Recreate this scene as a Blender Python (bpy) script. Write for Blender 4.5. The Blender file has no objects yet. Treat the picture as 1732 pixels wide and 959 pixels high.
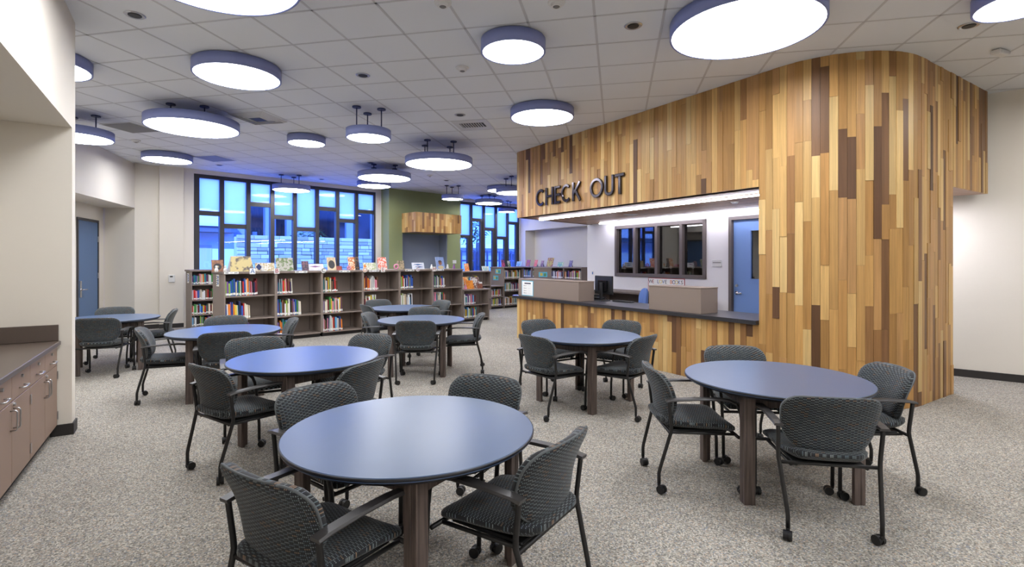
import bpy, math, random
from math import sin, cos, pi, radians, atan2, sqrt, hypot
random.seed(7)
S = bpy.context.scene
COL = S.collection

# ------------------------------------------------------------------ camera, world, sun, exposure
EYE = 1.57
cam_d = bpy.data.cameras.new('camera'); cam = bpy.data.objects.new('camera', cam_d); COL.objects.link(cam)
cam.location = (0, 0, EYE); cam.rotation_euler = (pi/2, 0, 0)
cam_d.sensor_width = 36; cam_d.lens = 36*864/1732; cam_d.shift_y = -38/1732
cam_d.clip_start = 0.05; cam_d.clip_end = 200
S.camera = cam
W_ = bpy.data.worlds.new('world'); S.world = W_; W_.use_nodes = True
bg = W_.node_tree.nodes['Background']
bg.inputs[0].default_value = (0.07, 0.165, 1.0, 1); bg.inputs[1].default_value = 11.5
sun_d = bpy.data.lights.new('sun', 'SUN'); sun_d.energy = 7.0; sun_d.color = (0.6, 0.85, 1.0); sun_d.angle = 0.01
sun = bpy.data.objects.new('sun', sun_d); COL.objects.link(sun)
sun.location = (0, 0, 12)
S.view_settings.view_transform = 'Standard'; S.view_settings.look = 'None'
S.view_settings.gamma = 1; S.view_settings.use_curve_mapping = False
S.view_settings.exposure = 0.0
S.cycles.use_denoising = True
S.cycles.max_bounces = 7; S.cycles.diffuse_bounces = 3; S.cycles.glossy_bounces = 3
S.cycles.transparent_max_bounces = 16; S.cycles.caustics_reflective = False; S.cycles.caustics_refractive = False
S.cycles.sample_clamp_indirect = 6
LAMP_E, STRIP_E = 19.0, 38.0

# ------------------------------------------------------------------ materials
def srgb(r, g, b):
    f = lambda c: (c/255/12.92) if c/255 <= .04045 else ((c/255+.055)/1.055)**2.4
    return (f(r), f(g), f(b), 1)
MATS = {}
def mat(name, col=(128,128,128), rough=.6, metal=0., spec=.5, noise=0., nscale=40., bump=0., bscale=200., emit=None, es=0.):
    if name in MATS: return MATS[name]
    m = bpy.data.materials.new(name); m.use_nodes = True; nt = m.node_tree; n = nt.nodes; l = nt.links
    b = n['Principled BSDF']; c = srgb(*col)
    b.inputs['Base Color'].default_value = c; b.inputs['Roughness'].default_value = rough
    b.inputs['Metallic'].default_value = metal; b.inputs['Specular IOR Level'].default_value = spec
    if noise or bump:
        tc = n.new('ShaderNodeTexCoord')
    if noise:
        t = n.new('ShaderNodeTexNoise'); t.inputs['Scale'].default_value = nscale; t.inputs['Detail'].default_value = 4
        l.new(tc.outputs['Object'], t.inputs['Vector'])
        r = n.new('ShaderNodeMapRange'); r.inputs[1].default_value = .3; r.inputs[2].default_value = .7
        r.inputs[3].default_value = 1-noise; r.inputs[4].default_value = 1+noise
        l.new(t.outputs[0], r.inputs[0])
        mx = n.new('ShaderNodeVectorMath'); mx.operation = 'SCALE'; mx.inputs[0].default_value = c[:3]
        l.new(r.outputs[0], mx.inputs['Scale']); l.new(mx.outputs[0], b.inputs['Base Color'])
    if bump:
        t2 = n.new('ShaderNodeTexNoise'); t2.inputs['Scale'].default_value = bscale; t2.inputs['Detail'].default_value = 3
        l.new(tc.outputs['Object'], t2.inputs['Vector'])
        bp = n.new('ShaderNodeBump'); bp.inputs['Strength'].default_value = bump; bp.inputs['Distance'].default_value = .004
        l.new(t2.outputs[0], bp.inputs['Height']); l.new(bp.outputs[0], b.inputs['Normal'])
    if emit:
        b.inputs['Emission Color'].default_value = srgb(*emit); b.inputs['Emission Strength'].default_value = es
    MATS[name] = m
    return m
def ramp(n, pts, interp='LINEAR'):
    r = n.new('ShaderNodeValToRGB'); cr = r.color_ramp; cr.interpolation = interp
    while len(cr.elements) < len(pts): cr.elements.new(.5)
    for e, (p, c) in zip(cr.elements, pts): e.position = p; e.color = srgb(*c)
    return r
def carpet_mat():
    m = bpy.data.materials.new('carpet'); m.use_nodes = True; nt = m.node_tree; n = nt.nodes; l = nt.links; b = n['Principled BSDF']
    tc = n.new('ShaderNodeTexCoord')
    v = n.new('ShaderNodeTexVoronoi'); v.inputs['Scale'].default_value = 130; v.inputs['Randomness'].default_value = 1
    l.new(tc.outputs['Object'], v.inputs['Vector'])
    sep = n.new('ShaderNodeSeparateColor'); l.new(v.outputs['Color'], sep.inputs[0])
    r = ramp(n, [(0, (118,115,109)), (.16, (165,160,151)), (.36, (147,143,134)), (.55, (194,188,177)), (.74, (157,148,137)), (.88, (136,140,146)), (.95, (184,164,145))], 'CONSTANT')
    l.new(sep.outputs[0], r.inputs[0])
    t = n.new('ShaderNodeTexNoise'); t.inputs['Scale'].default_value = 1.3; t.inputs['Detail'].default_value = 5; l.new(tc.outputs['Object'], t.inputs['Vector'])
    mr = n.new('ShaderNodeMapRange'); mr.inputs[1].default_value = .3; mr.inputs[2].default_value = .7; mr.inputs[3].default_value = .92; mr.inputs[4].default_value = 1.06
    l.new(t.outputs[0], mr.inputs[0])
    sc = n.new('ShaderNodeVectorMath'); sc.operation = 'SCALE'; l.new(r.outputs[0], sc.inputs[0]); l.new(mr.outputs[0], sc.inputs['Scale'])
    l.new(sc.outputs[0], b.inputs['Base Color']); b.inputs['Roughness'].default_value = .95; b.inputs['Specular IOR Level'].default_value = .1
    t2 = n.new('ShaderNodeTexNoise'); t2.inputs['Scale'].default_value = 160; t2.inputs['Detail'].default_value = 2; l.new(tc.outputs['Object'], t2.inputs['Vector'])
    bp = n.new('ShaderNodeBump'); bp.inputs['Strength'].default_value = .6; bp.inputs['Distance'].default_value = .01
    l.new(t2.outputs[0], bp.inputs['Height']); l.new(bp.outputs[0], b.inputs['Normal'])
    MATS['carpet'] = m; return m
def wood_mat():
    # honey cedar boards: the board's own tint comes from a colour attribute, the grain from stretched noise
    m = bpy.data.materials.new('cedar'); m.use_nodes = True; nt = m.node_tree; n = nt.nodes; l = nt.links; b = n['Principled BSDF']
    at = n.new('ShaderNodeAttribute'); at.attribute_name = 'tint'
    tc = n.new('ShaderNodeTexCoord'); mp = n.new('ShaderNodeMapping'); mp.inputs['Scale'].default_value = (34, 34, 1.1)
    off = n.new('ShaderNodeVectorMath'); off.operation = 'MULTIPLY_ADD'; off.inputs[1].default_value = (37, 53, 91)
    l.new(at.outputs['Color'], off.inputs[0]); l.new(tc.outputs['Object'], off.inputs[2])
    l.new(off.outputs[0], mp.inputs['Vector'])
    t = n.new('ShaderNodeTexNoise'); t.inputs['Scale'].default_value = 1; t.inputs['Detail'].default_value = 6; t.inputs['Roughness'].default_value = .65; t.inputs['Distortion'].default_value = .6
    l.new(mp.outputs[0], t.inputs['Vector'])
    mr = n.new('ShaderNodeMapRange'); mr.inputs[1].default_value = .3; mr.inputs[2].default_value = .72; mr.inputs[3].default_value = 1.14; mr.inputs[4].default_value = .74
    l.new(t.outputs[0], mr.inputs[0])
    sc = n.new('ShaderNodeVectorMath'); sc.operation = 'SCALE'; l.new(at.outputs['Color'], sc.inputs[0]); l.new(mr.outputs[0], sc.inputs['Scale'])
    l.new(sc.outputs[0], b.inputs['Base Color']); b.inputs['Roughness'].default_value = .42; b.inputs['Specular IOR Level'].default_value = .4
    MATS['cedar'] = m; return m
def grain_mat(name, c1, c2, scale, rough=.5):
    m = bpy.data.materials.new(name); m.use_nodes = True; nt = m.node_tree; n = nt.nodes; l = nt.links; b = n['Principled BSDF']
    tc = n.new('ShaderNodeTexCoord'); mp = n.new('ShaderNodeMapping'); mp.inputs['Scale'].default_value = scale
    l.new(tc.outputs['Object'], mp.inputs['Vector'])
    t = n.new('ShaderNodeTexNoise'); t.inputs['Scale'].default_value = 1; t.inputs['Detail'].default_value = 6; l.new(mp.outputs[0], t.inputs['Vector'])
    r = ramp(n, [(.32, c1), (.68, c2)]); l.new(t.outputs[0], r.inputs[0]); l.new(r.outputs[0], b.inputs['Base Color'])
    b.inputs['Roughness'].default_value = rough
    MATS[name] = m; return m
def fabric_mat(name, axes):
    # woven upholstery: staggered short dashes in charcoal, slate, teal and rust on black
    m = bpy.data.materials.new(name); m.use_nodes = True; nt = m.node_tree; n = nt.nodes; l = nt.links; b = n['Principled BSDF']
    tc = n.new('ShaderNodeTexCoord'); sp = n.new('ShaderNodeSeparateXYZ'); l.new(tc.outputs['Object'], sp.inputs[0])
    cb = n.new('ShaderNodeCombineXYZ')
    l.new(sp.outputs[axes[0]], cb.inputs[0]); l.new(sp.outputs[axes[1]], cb.inputs[1])
    def brick(w, h, mort, off):
        t = n.new('ShaderNodeTexBrick'); l.new(cb.outputs[0], t.inputs['Vector']); t.offset = off
        t.inputs['Scale'].default_value = 1; t.inputs['Brick Width'].default_value = w; t.inputs['Row Height'].default_value = h
        t.inputs['Mortar Size'].default_value = mort; t.inputs['Mortar Smooth'].default_value = .15; t.inputs['Bias'].default_value = 0
        t.inputs['Color1'].default_value = (0, 0, 0, 1); t.inputs['Color2'].default_value = (1, 1, 1, 1); t.inputs['Mortar'].default_value = (.5, .5, .5, 1)
        return t
    br = brick(.038, .008, .001, .5)
    rp = ramp(n, [(0, (118,128,130)), (.3, (102,116,120)), (.5, (130,138,138)), (.68, (96,112,120)), (.86, (142,118,96)), (.93, (108,116,128))], 'CONSTANT')
    l.new(br.outputs['Color'], rp.inputs[0])
    dots = brick(.0063, .008, .0016, 0.)
    m1 = n.new('ShaderNodeMix'); m1.data_type = 'RGBA'; l.new(dots.outputs['Fac'], m1.inputs[0]); l.new(rp.outputs[0], m1.inputs[6]); m1.inputs[7].default_value = srgb(46,46,48)
    # staggered dark dashes between the dotted ones
    def mth(op, a_, b_):
        q = n.new('ShaderNodeMath'); q.operation = op
        for k, v in ((0, a_), (1, b_)):
            if isinstance(v, (int, float)): q.inputs[k].default_value = v
            elif v is not None: l.new(v, q.inputs[k])
        return q.outputs[0]
    row = mth('FLOOR', mth('DIVIDE', sp.outputs[axes[1]], .008), None)
    ph_ = mth('FRACT', mth('ADD', mth('DIVIDE', sp.outputs[axes[0]], .038), mth('MULTIPLY', row, .5)), None)
    gt = mth('GREATER_THAN', ph_, .56)
    m2 = n.new('ShaderNodeMix'); m2.data_type = 'RGBA'; l.new(gt, m2.inputs[0]); l.new(m1.outputs[2], m2.inputs[6]); m2.inputs[7].default_value = srgb(44,46,49)
    l.new(m2.outputs[2], b.inputs['Base Color']); b.inputs['Roughness'].default_value = .85; b.inputs['Specular IOR Level'].default_value = .2
    b.inputs['Sheen Weight'].default_value = .15
    MATS[name] = m; return m
def objcolor_mat(name, rough=.45):
    m = bpy.data.materials.new(name); m.use_nodes = True; nt = m.node_tree; n = nt.nodes
    oi = n.new('ShaderNodeObjectInfo'); nt.links.new(oi.outputs['Color'], n['Principled BSDF'].inputs['Base Color'])
    n['Principled BSDF'].inputs['Roughness'].default_value = rough
    MATS[name] = m; return m
def tint_mat(name, rough=.5):
    m = bpy.data.materials.new(name); m.use_nodes = True; nt = m.node_tree; n = nt.nodes
    a = n.new('ShaderNodeAttribute'); a.attribute_name = 'tint'; nt.links.new(a.outputs['Color'], n['Principled BSDF'].inputs['Base Color'])
    n['Principled BSDF'].inputs['Roughness'].default_value = rough
    MATS[name] = m; return m
def glass_mat(name, tint=(1, 1, 1), refl=1.0):
    m = bpy.data.materials.new(name); m.use_nodes = True; nt = m.node_tree; n = nt.nodes; l = nt.links
    n.remove(n['Principled BSDF']); out = n['Material Output']
    tr = n.new('ShaderNodeBsdfTransparent'); tr.inputs[0].default_value = (*tint, 1)
    gl = n.new('ShaderNodeBsdfGlossy'); gl.inputs['Roughness'].default_value = .02
    fr = n.new('ShaderNodeFresnel'); fr.inputs[0].default_value = 1.52
    mu = n.new('ShaderNodeMath'); mu.operation = 'MULTIPLY'; mu.inputs[1].default_value = refl; mu.use_clamp = True
    ge = n.new('ShaderNodeNewGeometry'); m0 = n.new('ShaderNodeMath'); m0.operation = 'SUBTRACT'; m0.inputs[0].default_value = 1; l.new(ge.outputs['Backfacing'], m0.inputs[1])
    m9 = n.new('ShaderNodeMath'); m9.operation = 'MULTIPLY'; l.new(fr.outputs[0], m9.inputs[0]); l.new(m0.outputs[0], m9.inputs[1])
    l.new(m9.outputs[0], mu.inputs[0])
    mx = n.new('ShaderNodeMixShader'); l.new(mu.outputs[0], mx.inputs[0]); l.new(tr.outputs[0], mx.inputs[1]); l.new(gl.outputs[0], mx.inputs[2])
    l.new(mx.outputs[0], out.inputs[0]); MATS[name] = m; return m
def frosted_mat(name):
    m = bpy.data.materials.new(name); m.use_nodes = True; nt = m.node_tree; n = nt.nodes; l = nt.links
    n.remove(n['Principled BSDF']); out = n['Material Output']
    tr = n.new('ShaderNodeBsdfTranslucent'); tr.inputs[0].default_value = (.88, .95, 1, 1)
    gl = n.new('ShaderNodeBsdfGlossy'); gl.inputs['Roughness'].default_value = .03
    fr = n.new('ShaderNodeFresnel'); fr.inputs[0].default_value = 1.5
    ge = n.new('ShaderNodeNewGeometry'); m0 = n.new('ShaderNodeMath'); m0.operation = 'SUBTRACT'; m0.inputs[0].default_value = 1; l.new(ge.outputs['Backfacing'], m0.inputs[1])
    m9 = n.new('ShaderNodeMath'); m9.operation = 'MULTIPLY'; l.new(fr.outputs[0], m9.inputs[0]); l.new(m0.outputs[0], m9.inputs[1])
    mx = n.new('ShaderNodeMixShader'); l.new(m9.outputs[0], mx.inputs[0]); l.new(tr.outputs[0], mx.inputs[1]); l.new(gl.outputs[0], mx.inputs[2])
    l.new(mx.outputs[0], out.inputs[0]); MATS[name] = m; return m
def cover_mat(name, c1, c2, scale=14, thr=.5):
    m = bpy.data.materials.new(name); m.use_nodes = True; nt = m.node_tree; n = nt.nodes; l = nt.links; b = n['Principled BSDF']
    tc = n.new('ShaderNodeTexCoord'); t = n.new('ShaderNodeTexNoise'); t.inputs['Scale'].default_value = scale; t.inputs['Detail'].default_value = 2
    l.new(tc.outputs['Object'], t.inputs['Vector'])
    r = ramp(n, [(thr-.05, c1), (thr+.05, c2)]); l.new(t.outputs[0], r.inputs[0]); l.new(r.outputs[0], b.inputs['Base Color']); b.inputs['Roughness'].default_value = .4
    MATS[name] = m; return m

carpet_mat(); wood_mat()
fabric_mat('fabric_back', ('X', 'Z')); fabric_mat('fabric_seat', ('X', 'Y'))
grain_mat('leg_oak', (66,56,52), (108,93,86), (60, 60, 3), .55)
grain_mat('soffit_wood', (150,118,98), (186,154,132), (3, 60, 60), .5)
glass_mat('clear_glass', (.8, .93, 1), 1.6); glass_mat('tinted_glass', (.35, .36, .36), 3.2); frosted_mat('frosted_glass')
objcolor_mat('book_cover'); tint_mat('book_tint'); tint_mat('stone_tint', .9)
mat('wall_beige', (230,223,210), .8, bump=.05, bscale=300); mat('wall_white', (226,224,226), .7)
mat('green_paint', (140,148,104), .75); mat('nook_paint', (142,152,168), .7)
mat('tile', (229,231,233), .9, bump=.25, bscale=500); mat('grid', (202,202,203), .6); mat('slab', (90,90,90), .9)
mat('table_blue', (74,95,128), .30, noise=.02, nscale=6); mat('table_edge', (34,35,42), .4)
mat('black_metal', (30,29,29), .42); mat('black_plastic', (20,20,21), .5); mat('arm_plastic', (62,60,60), .38)
mat('piping', (92,96,98), .8)
mat('taupe', (136,123,114), .55, noise=.03, nscale=3); mat('taupe_dark', (92,81,74), .6); mat('toe_kick', (32,29,28), .6)
mat('cabinet', (142,119,104), .5); mat('cabinet_top', (92,80,72), .4); mat('counter_top', (66,64,68), .32); mat('counter_edge', (44,43,46), .4)
mat('box_taupe', (140,124,112), .5); mat('steel', (190,190,192), .28, 1.); mat('chrome', (215,215,218), .12, 1.)
mat('base_black', (44,40,38), .6); mat('frame_bronze', (58,56,58), .45); mat('frame_taupe', (96,88,86), .5)
mat('door_blue', (84,112,150), .45); mat('door_blue_bright', (112,144,200), .45)
mat('lamp_body', (136,146,198), .5); mat('lamp_stem', (48,56,96), .5)
mat('diffuser', (255,255,255), .6, emit=(250,251,255), es=LAMP_E); mat('strip_lens', (255,255,255), .6, emit=(240,240,255), es=STRIP_E)
mat('letter_metal', (84,80,86), .16, 1.); mat('white_plastic', (222,221,218), .4); mat('paper', (240,240,236), .7)
mat('vent_grey', (120,118,116), .6); mat('vent_dark', (38,38,40), .6); mat('vent_white', (205,205,205), .5)
mat('dark_glass', (14,15,18), .1); mat('ink', (36,40,58), .7); mat('sky_blue', (96,186,214), .6)
mat('task_blue', (88,118,178), .8); mat('concrete', (170,172,176), .9); mat('paving', (222,222,220), .9); mat('plaster', (196,200,204), .85); mat('fascia', (70,84,104), .6)
mat('blue_clad', (120,132,150), .6); mat('leaf', (70,104,60), .7); mat('bark', (70,58,50), .9); mat('fence_metal', (70,76,88), .5)

# ------------------------------------------------------------------ mesh building
class MB:
    def __init__(s): s.v = []; s.f = []; s.m = []; s.c = []; s.col = None; s.mi = 0; s.sm = []; s.smooth = False
    def add(s, vs, fs):
        o = len(s.v); s.v += [tuple(p) for p in vs]
        for f in fs:
            s.f.append([o+i for i in f]); s.m.append(s.mi); s.c.append(s.col); s.sm.append(s.smooth)
        return s
    def hexa(s, p):      # p: 4 bottom ccw, 4 top ccw
        return s.add(p, [(3,2,1,0), (4,5,6,7), (0,1,5,4), (1,2,6,5), (2,3,7,6), (3,0,4,7)])
    def box(s, x0, x1, y0, y1, z0, z1):
        return s.hexa([(x0,y0,z0), (x1,y0,z0), (x1,y1,z0), (x0,y1,z0), (x0,y0,z1), (x1,y0,z1), (x1,y1,z1), (x0,y1,z1)])
    def bbox(s, x0, x1, y0, y1, z0, z1, b=.004):     # box with small chamfer on all edges
        xs, ys, zs = (x0, x1), (y0, y1), (z0, z1); vs = []; idx = {}
        for i in (0, 1):
            for j in (0, 1):
                for k in (0, 1):
                    sx, sy, sz = (1 if i == 0 else -1), (1 if j == 0 else -1), (1 if k == 0 else -1)
                    x, y, z = xs[i], ys[j], zs[k]
                    idx[i,j,k,'x'] = len(vs); vs.append((x, y+sy*b, z+sz*b))
                    idx[i,j,k,'y'] = len(vs); vs.append((x+sx*b, y, z+sz*b))
                    idx[i,j,k,'z'] = len(vs); vs.append((x+sx*b, y+sy*b, z))
        g = lambda *a: idx[a]; fs = []
        fs += [(g(0,0,0,'x'), g(0,0,1,'x'), g(0,1,1,'x'), g(0,1,0,'x')), (g(1,0,0,'x'), g(1,1,0,'x'), g(1,1,1,'x'), g(1,0,1,'x'))]
        fs += [(g(0,0,0,'y'), g(1,0,0,'y'), g(1,0,1,'y'), g(0,0,1,'y')), (g(0,1,0,'y'), g(0,1,1,'y'), g(1,1,1,'y'), g(1,1,0,'y'))]
        fs += [(g(0,0,0,'z'), g(0,1,0,'z'), g(1,1,0,'z'), g(1,0,0,'z')), (g(0,0,1,'z'), g(1,0,1,'z'), g(1,1,1,'z'), g(0,1,1,'z'))]
        for j in (0, 1):
            for k in (0, 1): fs.append((g(0,j,k,'y'), g(1,j,k,'y'), g(1,j,k,'z'), g(0,j,k,'z')))
        for i in (0, 1):
            for k in (0, 1): fs.append((g(i,0,k,'x'), g(i,1,k,'x'), g(i,1,k,'z'), g(i,0,k,'z')))
        for i in (0, 1):
            for j in (0, 1): fs.append((g(i,j,0,'x'), g(i,j,1,'x'), g(i,j,1,'y'), g(i,j,0,'y')))
        for i in (0, 1):
            for j in (0, 1):
                for k in (0, 1): fs.append((g(i,j,k,'x'), g(i,j,k,'y'), g(i,j,k,'z')))
        return s.add(vs, fs)
    def prism(s, poly, z0, z1):
        n = len(poly); vs = [(x, y, z0) for x, y in poly]+[(x, y, z1) for x, y in poly]
        return s.add(vs, [tuple(reversed(range(n))), tuple(range(n, 2*n))]+[(i, (i+1) % n, n+(i+1) % n, n+i) for i in range(n)])
    def vprism(s, p, q, poly):  # poly in (dist-from-p, z), extruded by vector q (thickness)
        pass
    def lathe(s, prof, n=48, cx=0, cy=0):
        vs = []; fs = []
        for r, z in prof:
            for i in range(n):
                a = 2*pi*i/n; vs.append((cx+r*cos(a), cy+r*sin(a), z))
        for k in range(len(prof)-1):
            for i in range(n):
                j = (i+1) % n; fs.append((k*n+i, k*n+j, (k+1)*n+j, (k+1)*n+i))
        if prof[0][0] > 1e-6: fs.append(tuple(reversed(range(n))))
        if prof[-1][0] > 1e-6: fs.append(tuple((len(prof)-1)*n+i for i in range(n)))
        return s.add(vs, fs)
    def sweep(s, path, prof, up=(0, 0, 1)):   # prof: list of (side, up) offsets
        n = len(prof); vs = []; fs = []
        for i, p in enumerate(path):
            a = path[max(i-1, 0)]; b = path[min(i+1, len(path)-1)]
            t = [b[k]-a[k] for k in range(3)]; L = sqrt(sum(x*x for x in t)) or 1; t = [x/L for x in t]
            u = up
            if abs(sum(t[k]*u[k] for k in range(3))) > .97: u = (0, 1, 0)
            sd = (t[1]*u[2]-t[2]*u[1], t[2]*u[0]-t[0]*u[2], t[0]*u[1]-t[1]*u[0]); L = sqrt(sum(x*x for x in sd)); sd = [x/L for x in sd]
            w = (sd[1]*t[2]-sd[2]*t[1], sd[2]*t[0]-sd[0]*t[2], sd[0]*t[1]-sd[1]*t[0])
            for (o, q) in prof: vs.append(tuple(p[k]+sd[k]*o+w[k]*q for k in range(3)))
        for i in range(len(path)-1):
            for j in range(n):
                fs.append((i*n+j, i*n+(j+1) % n, (i+1)*n+(j+1) % n, (i+1)*n+j))
        fs += [tuple(reversed(range(n))), tuple((len(path)-1)*n+j for j in range(n))]
        return s.add(vs, fs)
    def tube(s, path, r=.0125, n=8):
        return s.sweep(path, [(r*cos(2*pi*i/n), r*sin(2*pi*i/n)) for i in range(n)], up=(1, 0, 0))
    def disc_x(s, cx, cy, cz, r, w, n=14):
        vs = [(cx-w/2, cy+r*cos(2*pi*i/n), cz+r*sin(2*pi*i/n)) for i in range(n)]+[(cx+w/2, cy+r*cos(2*pi*i/n), cz+r*sin(2*pi*i/n)) for i in range(n)]
        return s.add(vs, [tuple(reversed(range(n))), tuple(range(n, 2*n))]+[(i, (i+1) % n, n+(i+1) % n, n+i) for i in range(n)])
    def mesh(s, name, mats):
        me = bpy.data.meshes.new(name); me.from_pydata(s.v, [], s.f)
        for m in (mats if isinstance(mats, (list, tuple)) else [mats]): me.materials.append(MATS[m])
        me.polygons.foreach_set('material_index', s.m)
        me.polygons.foreach_set('use_smooth', s.sm)
        if any(c is not None for c in s.c):
            at = me.color_attributes.new('tint', 'FLOAT_COLOR', 'CORNER'); buf = []
            for f, c in zip(s.f, s.c): buf += list(c or (.5, .5, .5, 1))*len(f)
            at.data.foreach_set('color', buf)
        me.update(); return me
    def build(s, name, mats, parent=None): return place(name, s.mesh(name, mats), parent)
def place(name, data, parent=None, loc=(0, 0, 0), rot=(0, 0, 0), scale=(1, 1, 1)):
    o = bpy.data.objects.new(name, data); COL.objects.link(o)
    o.location = loc; o.rotation_euler = rot; o.scale = scale
    if parent: o.parent = parent
    return o
LABELS = set()
def tag(o, label=None, cat=None, group=None, kind=None):
    if label: o['label'] = label
    if cat: o['category'] = cat
    if group: o['group'] = group
    if kind: o['kind'] = kind
    return o
def thing(name, label, cat, loc=(0, 0, 0), rz=0, group=None):
    o = place(name, None, None, loc, (0, 0, rz)); o.empty_display_size = .1
    return tag(o, label, cat, group)
def struct(name, mb, mats): return tag(mb.build(name, mats), kind='structure')
def text_mesh(txt, size, depth, m, align='CENTER', bevel=0):
    c = bpy.data.curves.new('lettering', 'FONT'); c.body = txt; c.size = size; c.extrude = depth; c.align_x = align; c.align_y = 'CENTER'; c.bevel_depth = bevel
    c.resolution_u = 3
    o = bpy.data.objects.new('lettering', c); COL.objects.link(o)
    me = bpy.data.meshes.new_from_object(o.evaluated_get(bpy.context.evaluated_depsgraph_get()))
    bpy.data.objects.remove(o); me.materials.clear(); me.materials.append(MATS[m]); return me
ORD = ['first', 'second', 'third', 'fourth', 'fifth', 'sixth', 'seventh', 'eighth', 'ninth', 'tenth', 'eleventh', 'twelfth', 'thirteenth', 'fourteenth', 'fifteenth', 'sixteenth', 'seventeenth', 'eighteenth', 'nineteenth', 'twentieth', 'twenty-first', 'twenty-second', 'twenty-third', 'twenty-fourth', 'twenty-fifth', 'twenty-sixth', 'twenty-seventh', 'twenty-eighth', 'twenty-ninth', 'thirtieth', 'thirty-first', 'thirty-second']

# ------------------------------------------------------------------ plan frames
U = (.541, -.841); V = (.841, .541)          # desk front runs along U, its depth along V
def AB(a, b): return (a*U[0]+b*V[0], a*U[1]+b*V[1])
RAB = atan2(U[1], U[0])                      # local x = U, local y = V when rotated by RAB
P0 = (-7.75, 12.26); Wd = (.7141, .7001); No = (-.7001, .7141)
RW = atan2(Wd[1], Wd[0])
def SD(s, d): return (P0[0]+s*Wd[0]+d*No[0], P0[1]+s*Wd[1]+d*No[1])   # window wall: s along, d outwards
CEIL = 3.79
def wall_box(mb, p, q, z0, z1, t, side=1):   # wall slab whose visible face runs p->q, thickness to the left (side=1) or right (-1)
    dx, dy = q[0]-p[0], q[1]-p[1]; L = hypot(dx, dy); nx, ny = -dy/L*t*side, dx/L*t*side
    a, b, c, d = p, q, (q[0]+nx, q[1]+ny), (p[0]+nx, p[1]+ny)
    if side < 0: a, b, c, d = b, a, d, c
    return mb.hexa([(a[0],a[1],z0), (b[0],b[1],z0), (c[0],c[1],z0), (d[0],d[1],z0), (a[0],a[1],z1), (b[0],b[1],z1), (c[0],c[1],z1), (d[0],d[1],z1)])
def abbox(mb, a0, a1, b0, b1, z0, z1):
    c = [AB(a0,b0), AB(a1,b0), AB(a1,b1), AB(a0,b1)]
    return mb.hexa([(x,y,z0) for x,y in c]+[(x,y,z1) for x,y in c])
def sdbox(mb, s0, s1, d0, d1, z0, z1):
    c = [SD(s0,d0), SD(s1,d0), SD(s1,d1), SD(s0,d1)]
    return mb.hexa([(x,y,z0) for x,y in c]+[(x,y,z1) for x,y in c])
def proj(x, y, z):
    return (866+864*x/y, 441.5-864*(z-EYE)/y) if y > .1 else (-9999, -9999)

# sun comes over the roof and falls on the stone wall outside
sd_ = (No[0]*.80+Wd[0]*.55, No[1]*.80+Wd[1]*.55, -.62)
sun.rotation_euler = (atan2(hypot(sd_[0], sd_[1]), -sd_[2]), 0, atan2(sd_[1], sd_[0])-pi/2)

# ------------------------------------------------------------------ floor and ceiling
fl = MB().box(-16, 16, -9, 24, -.12, 0)
struct('floor', fl, 'carpet')
ce = MB().box(-12.5, 15, -9, 23, CEIL+.02, CEIL+.3)
# trim the ceiling to the room: it is cut along the window wall
pc = [AB(5.3,-1.8), AB(-6.3,-5.2), (-10.6, 10.2), SD(-1.6,.25), SD(13.2,.25), AB(-17.4,12.0), AB(-9.3,12.2), (15,8), (15,-8)]
ce = MB().prism([pc[i] for i in (0,8,7,6,5,4,3,2,1)], CEIL+.02, CEIL+.35)
ceiling = struct('ceiling', ce, 'slab')
TS = .612; GA = radians(11.6)
e1 = (TS*cos(GA), -TS*sin(GA)); e2 = (TS*sin(GA), TS*cos(GA)); G0 = (-1.649, 5.121)
def inpoly(x, y, poly):
    c = False; n = len(poly)
    for i in range(n):
        x1, y1 = poly[i]; x2, y2 = poly[(i+1) % n]
        if (y1 > y) != (y2 > y) and x < (x2-x1)*(y-y1)/(y2-y1)+x1: c = not c
    return c
def in_wood(x, y):
    a = x*U[0]+y*U[1]; b = x*V[0]+y*V[1]
    return -8.9 < a < -2.9 and 6.3 < b < 8.9
tiles = []
for i in range(-30, 32):
    for j in range(-24, 34):
        x = G0[0]+(i+.5)*e1[0]+(j+.5)*e2[0]; y = G0[1]+(i+.5)*e1[1]+(j+.5)*e2[1]
        if inpoly(x, y, pc) and not in_wood(x, y): tiles.append((i, j, x, y))
def tile_rank(t):
    px, py = proj(t[2], t[3], CEIL)
    return t[3] if (t[3] > 1.5 and -120 < px < 1850 and -160 < py) else 1000+hypot(t[2], t[3])
tiles.sort(key=tile_rank)
h = TS/2-.011
tile_me = MB().box(-h, h, -h, h, 0, .014).mesh('ceiling_tile', 'tile')
rest = MB()
for k, (i, j, x, y) in enumerate(tiles):
    if k < 300: place('ceiling_tile', tile_me, ceiling, (x, y, CEIL), (0, 0, -GA))
    else:
        c = [(x+sx*h*cos(GA)+sy*h*sin(GA), y-sx*h*sin(GA)+sy*h*cos(GA)) for sx, sy in ((-1,-1), (1,-1), (1,1), (-1,1))]
        rest.hexa([(p[0],p[1],CEIL) for p in c]+[(p[0],p[1],CEIL+.014) for p in c])
tag(rest.build('ceiling_tile_field', 'tile', ceiling), kind='stuff')
gr = MB()
def gridbar(p, q, w=.012):
    dx, dy = q[0]-p[0], q[1]-p[1]; L = hypot(dx, dy); nx, ny = -dy/L*w, dx/L*w
    c = [(p[0]-nx,p[1]-ny), (q[0]-nx,q[1]-ny), (q[0]+nx,q[1]+ny), (p[0]+nx,p[1]+ny)]
    gr.hexa([(a,b,CEIL-.002) for a,b in c]+[(a,b,CEIL+.03) for a,b in c])
seen = set()
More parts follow.
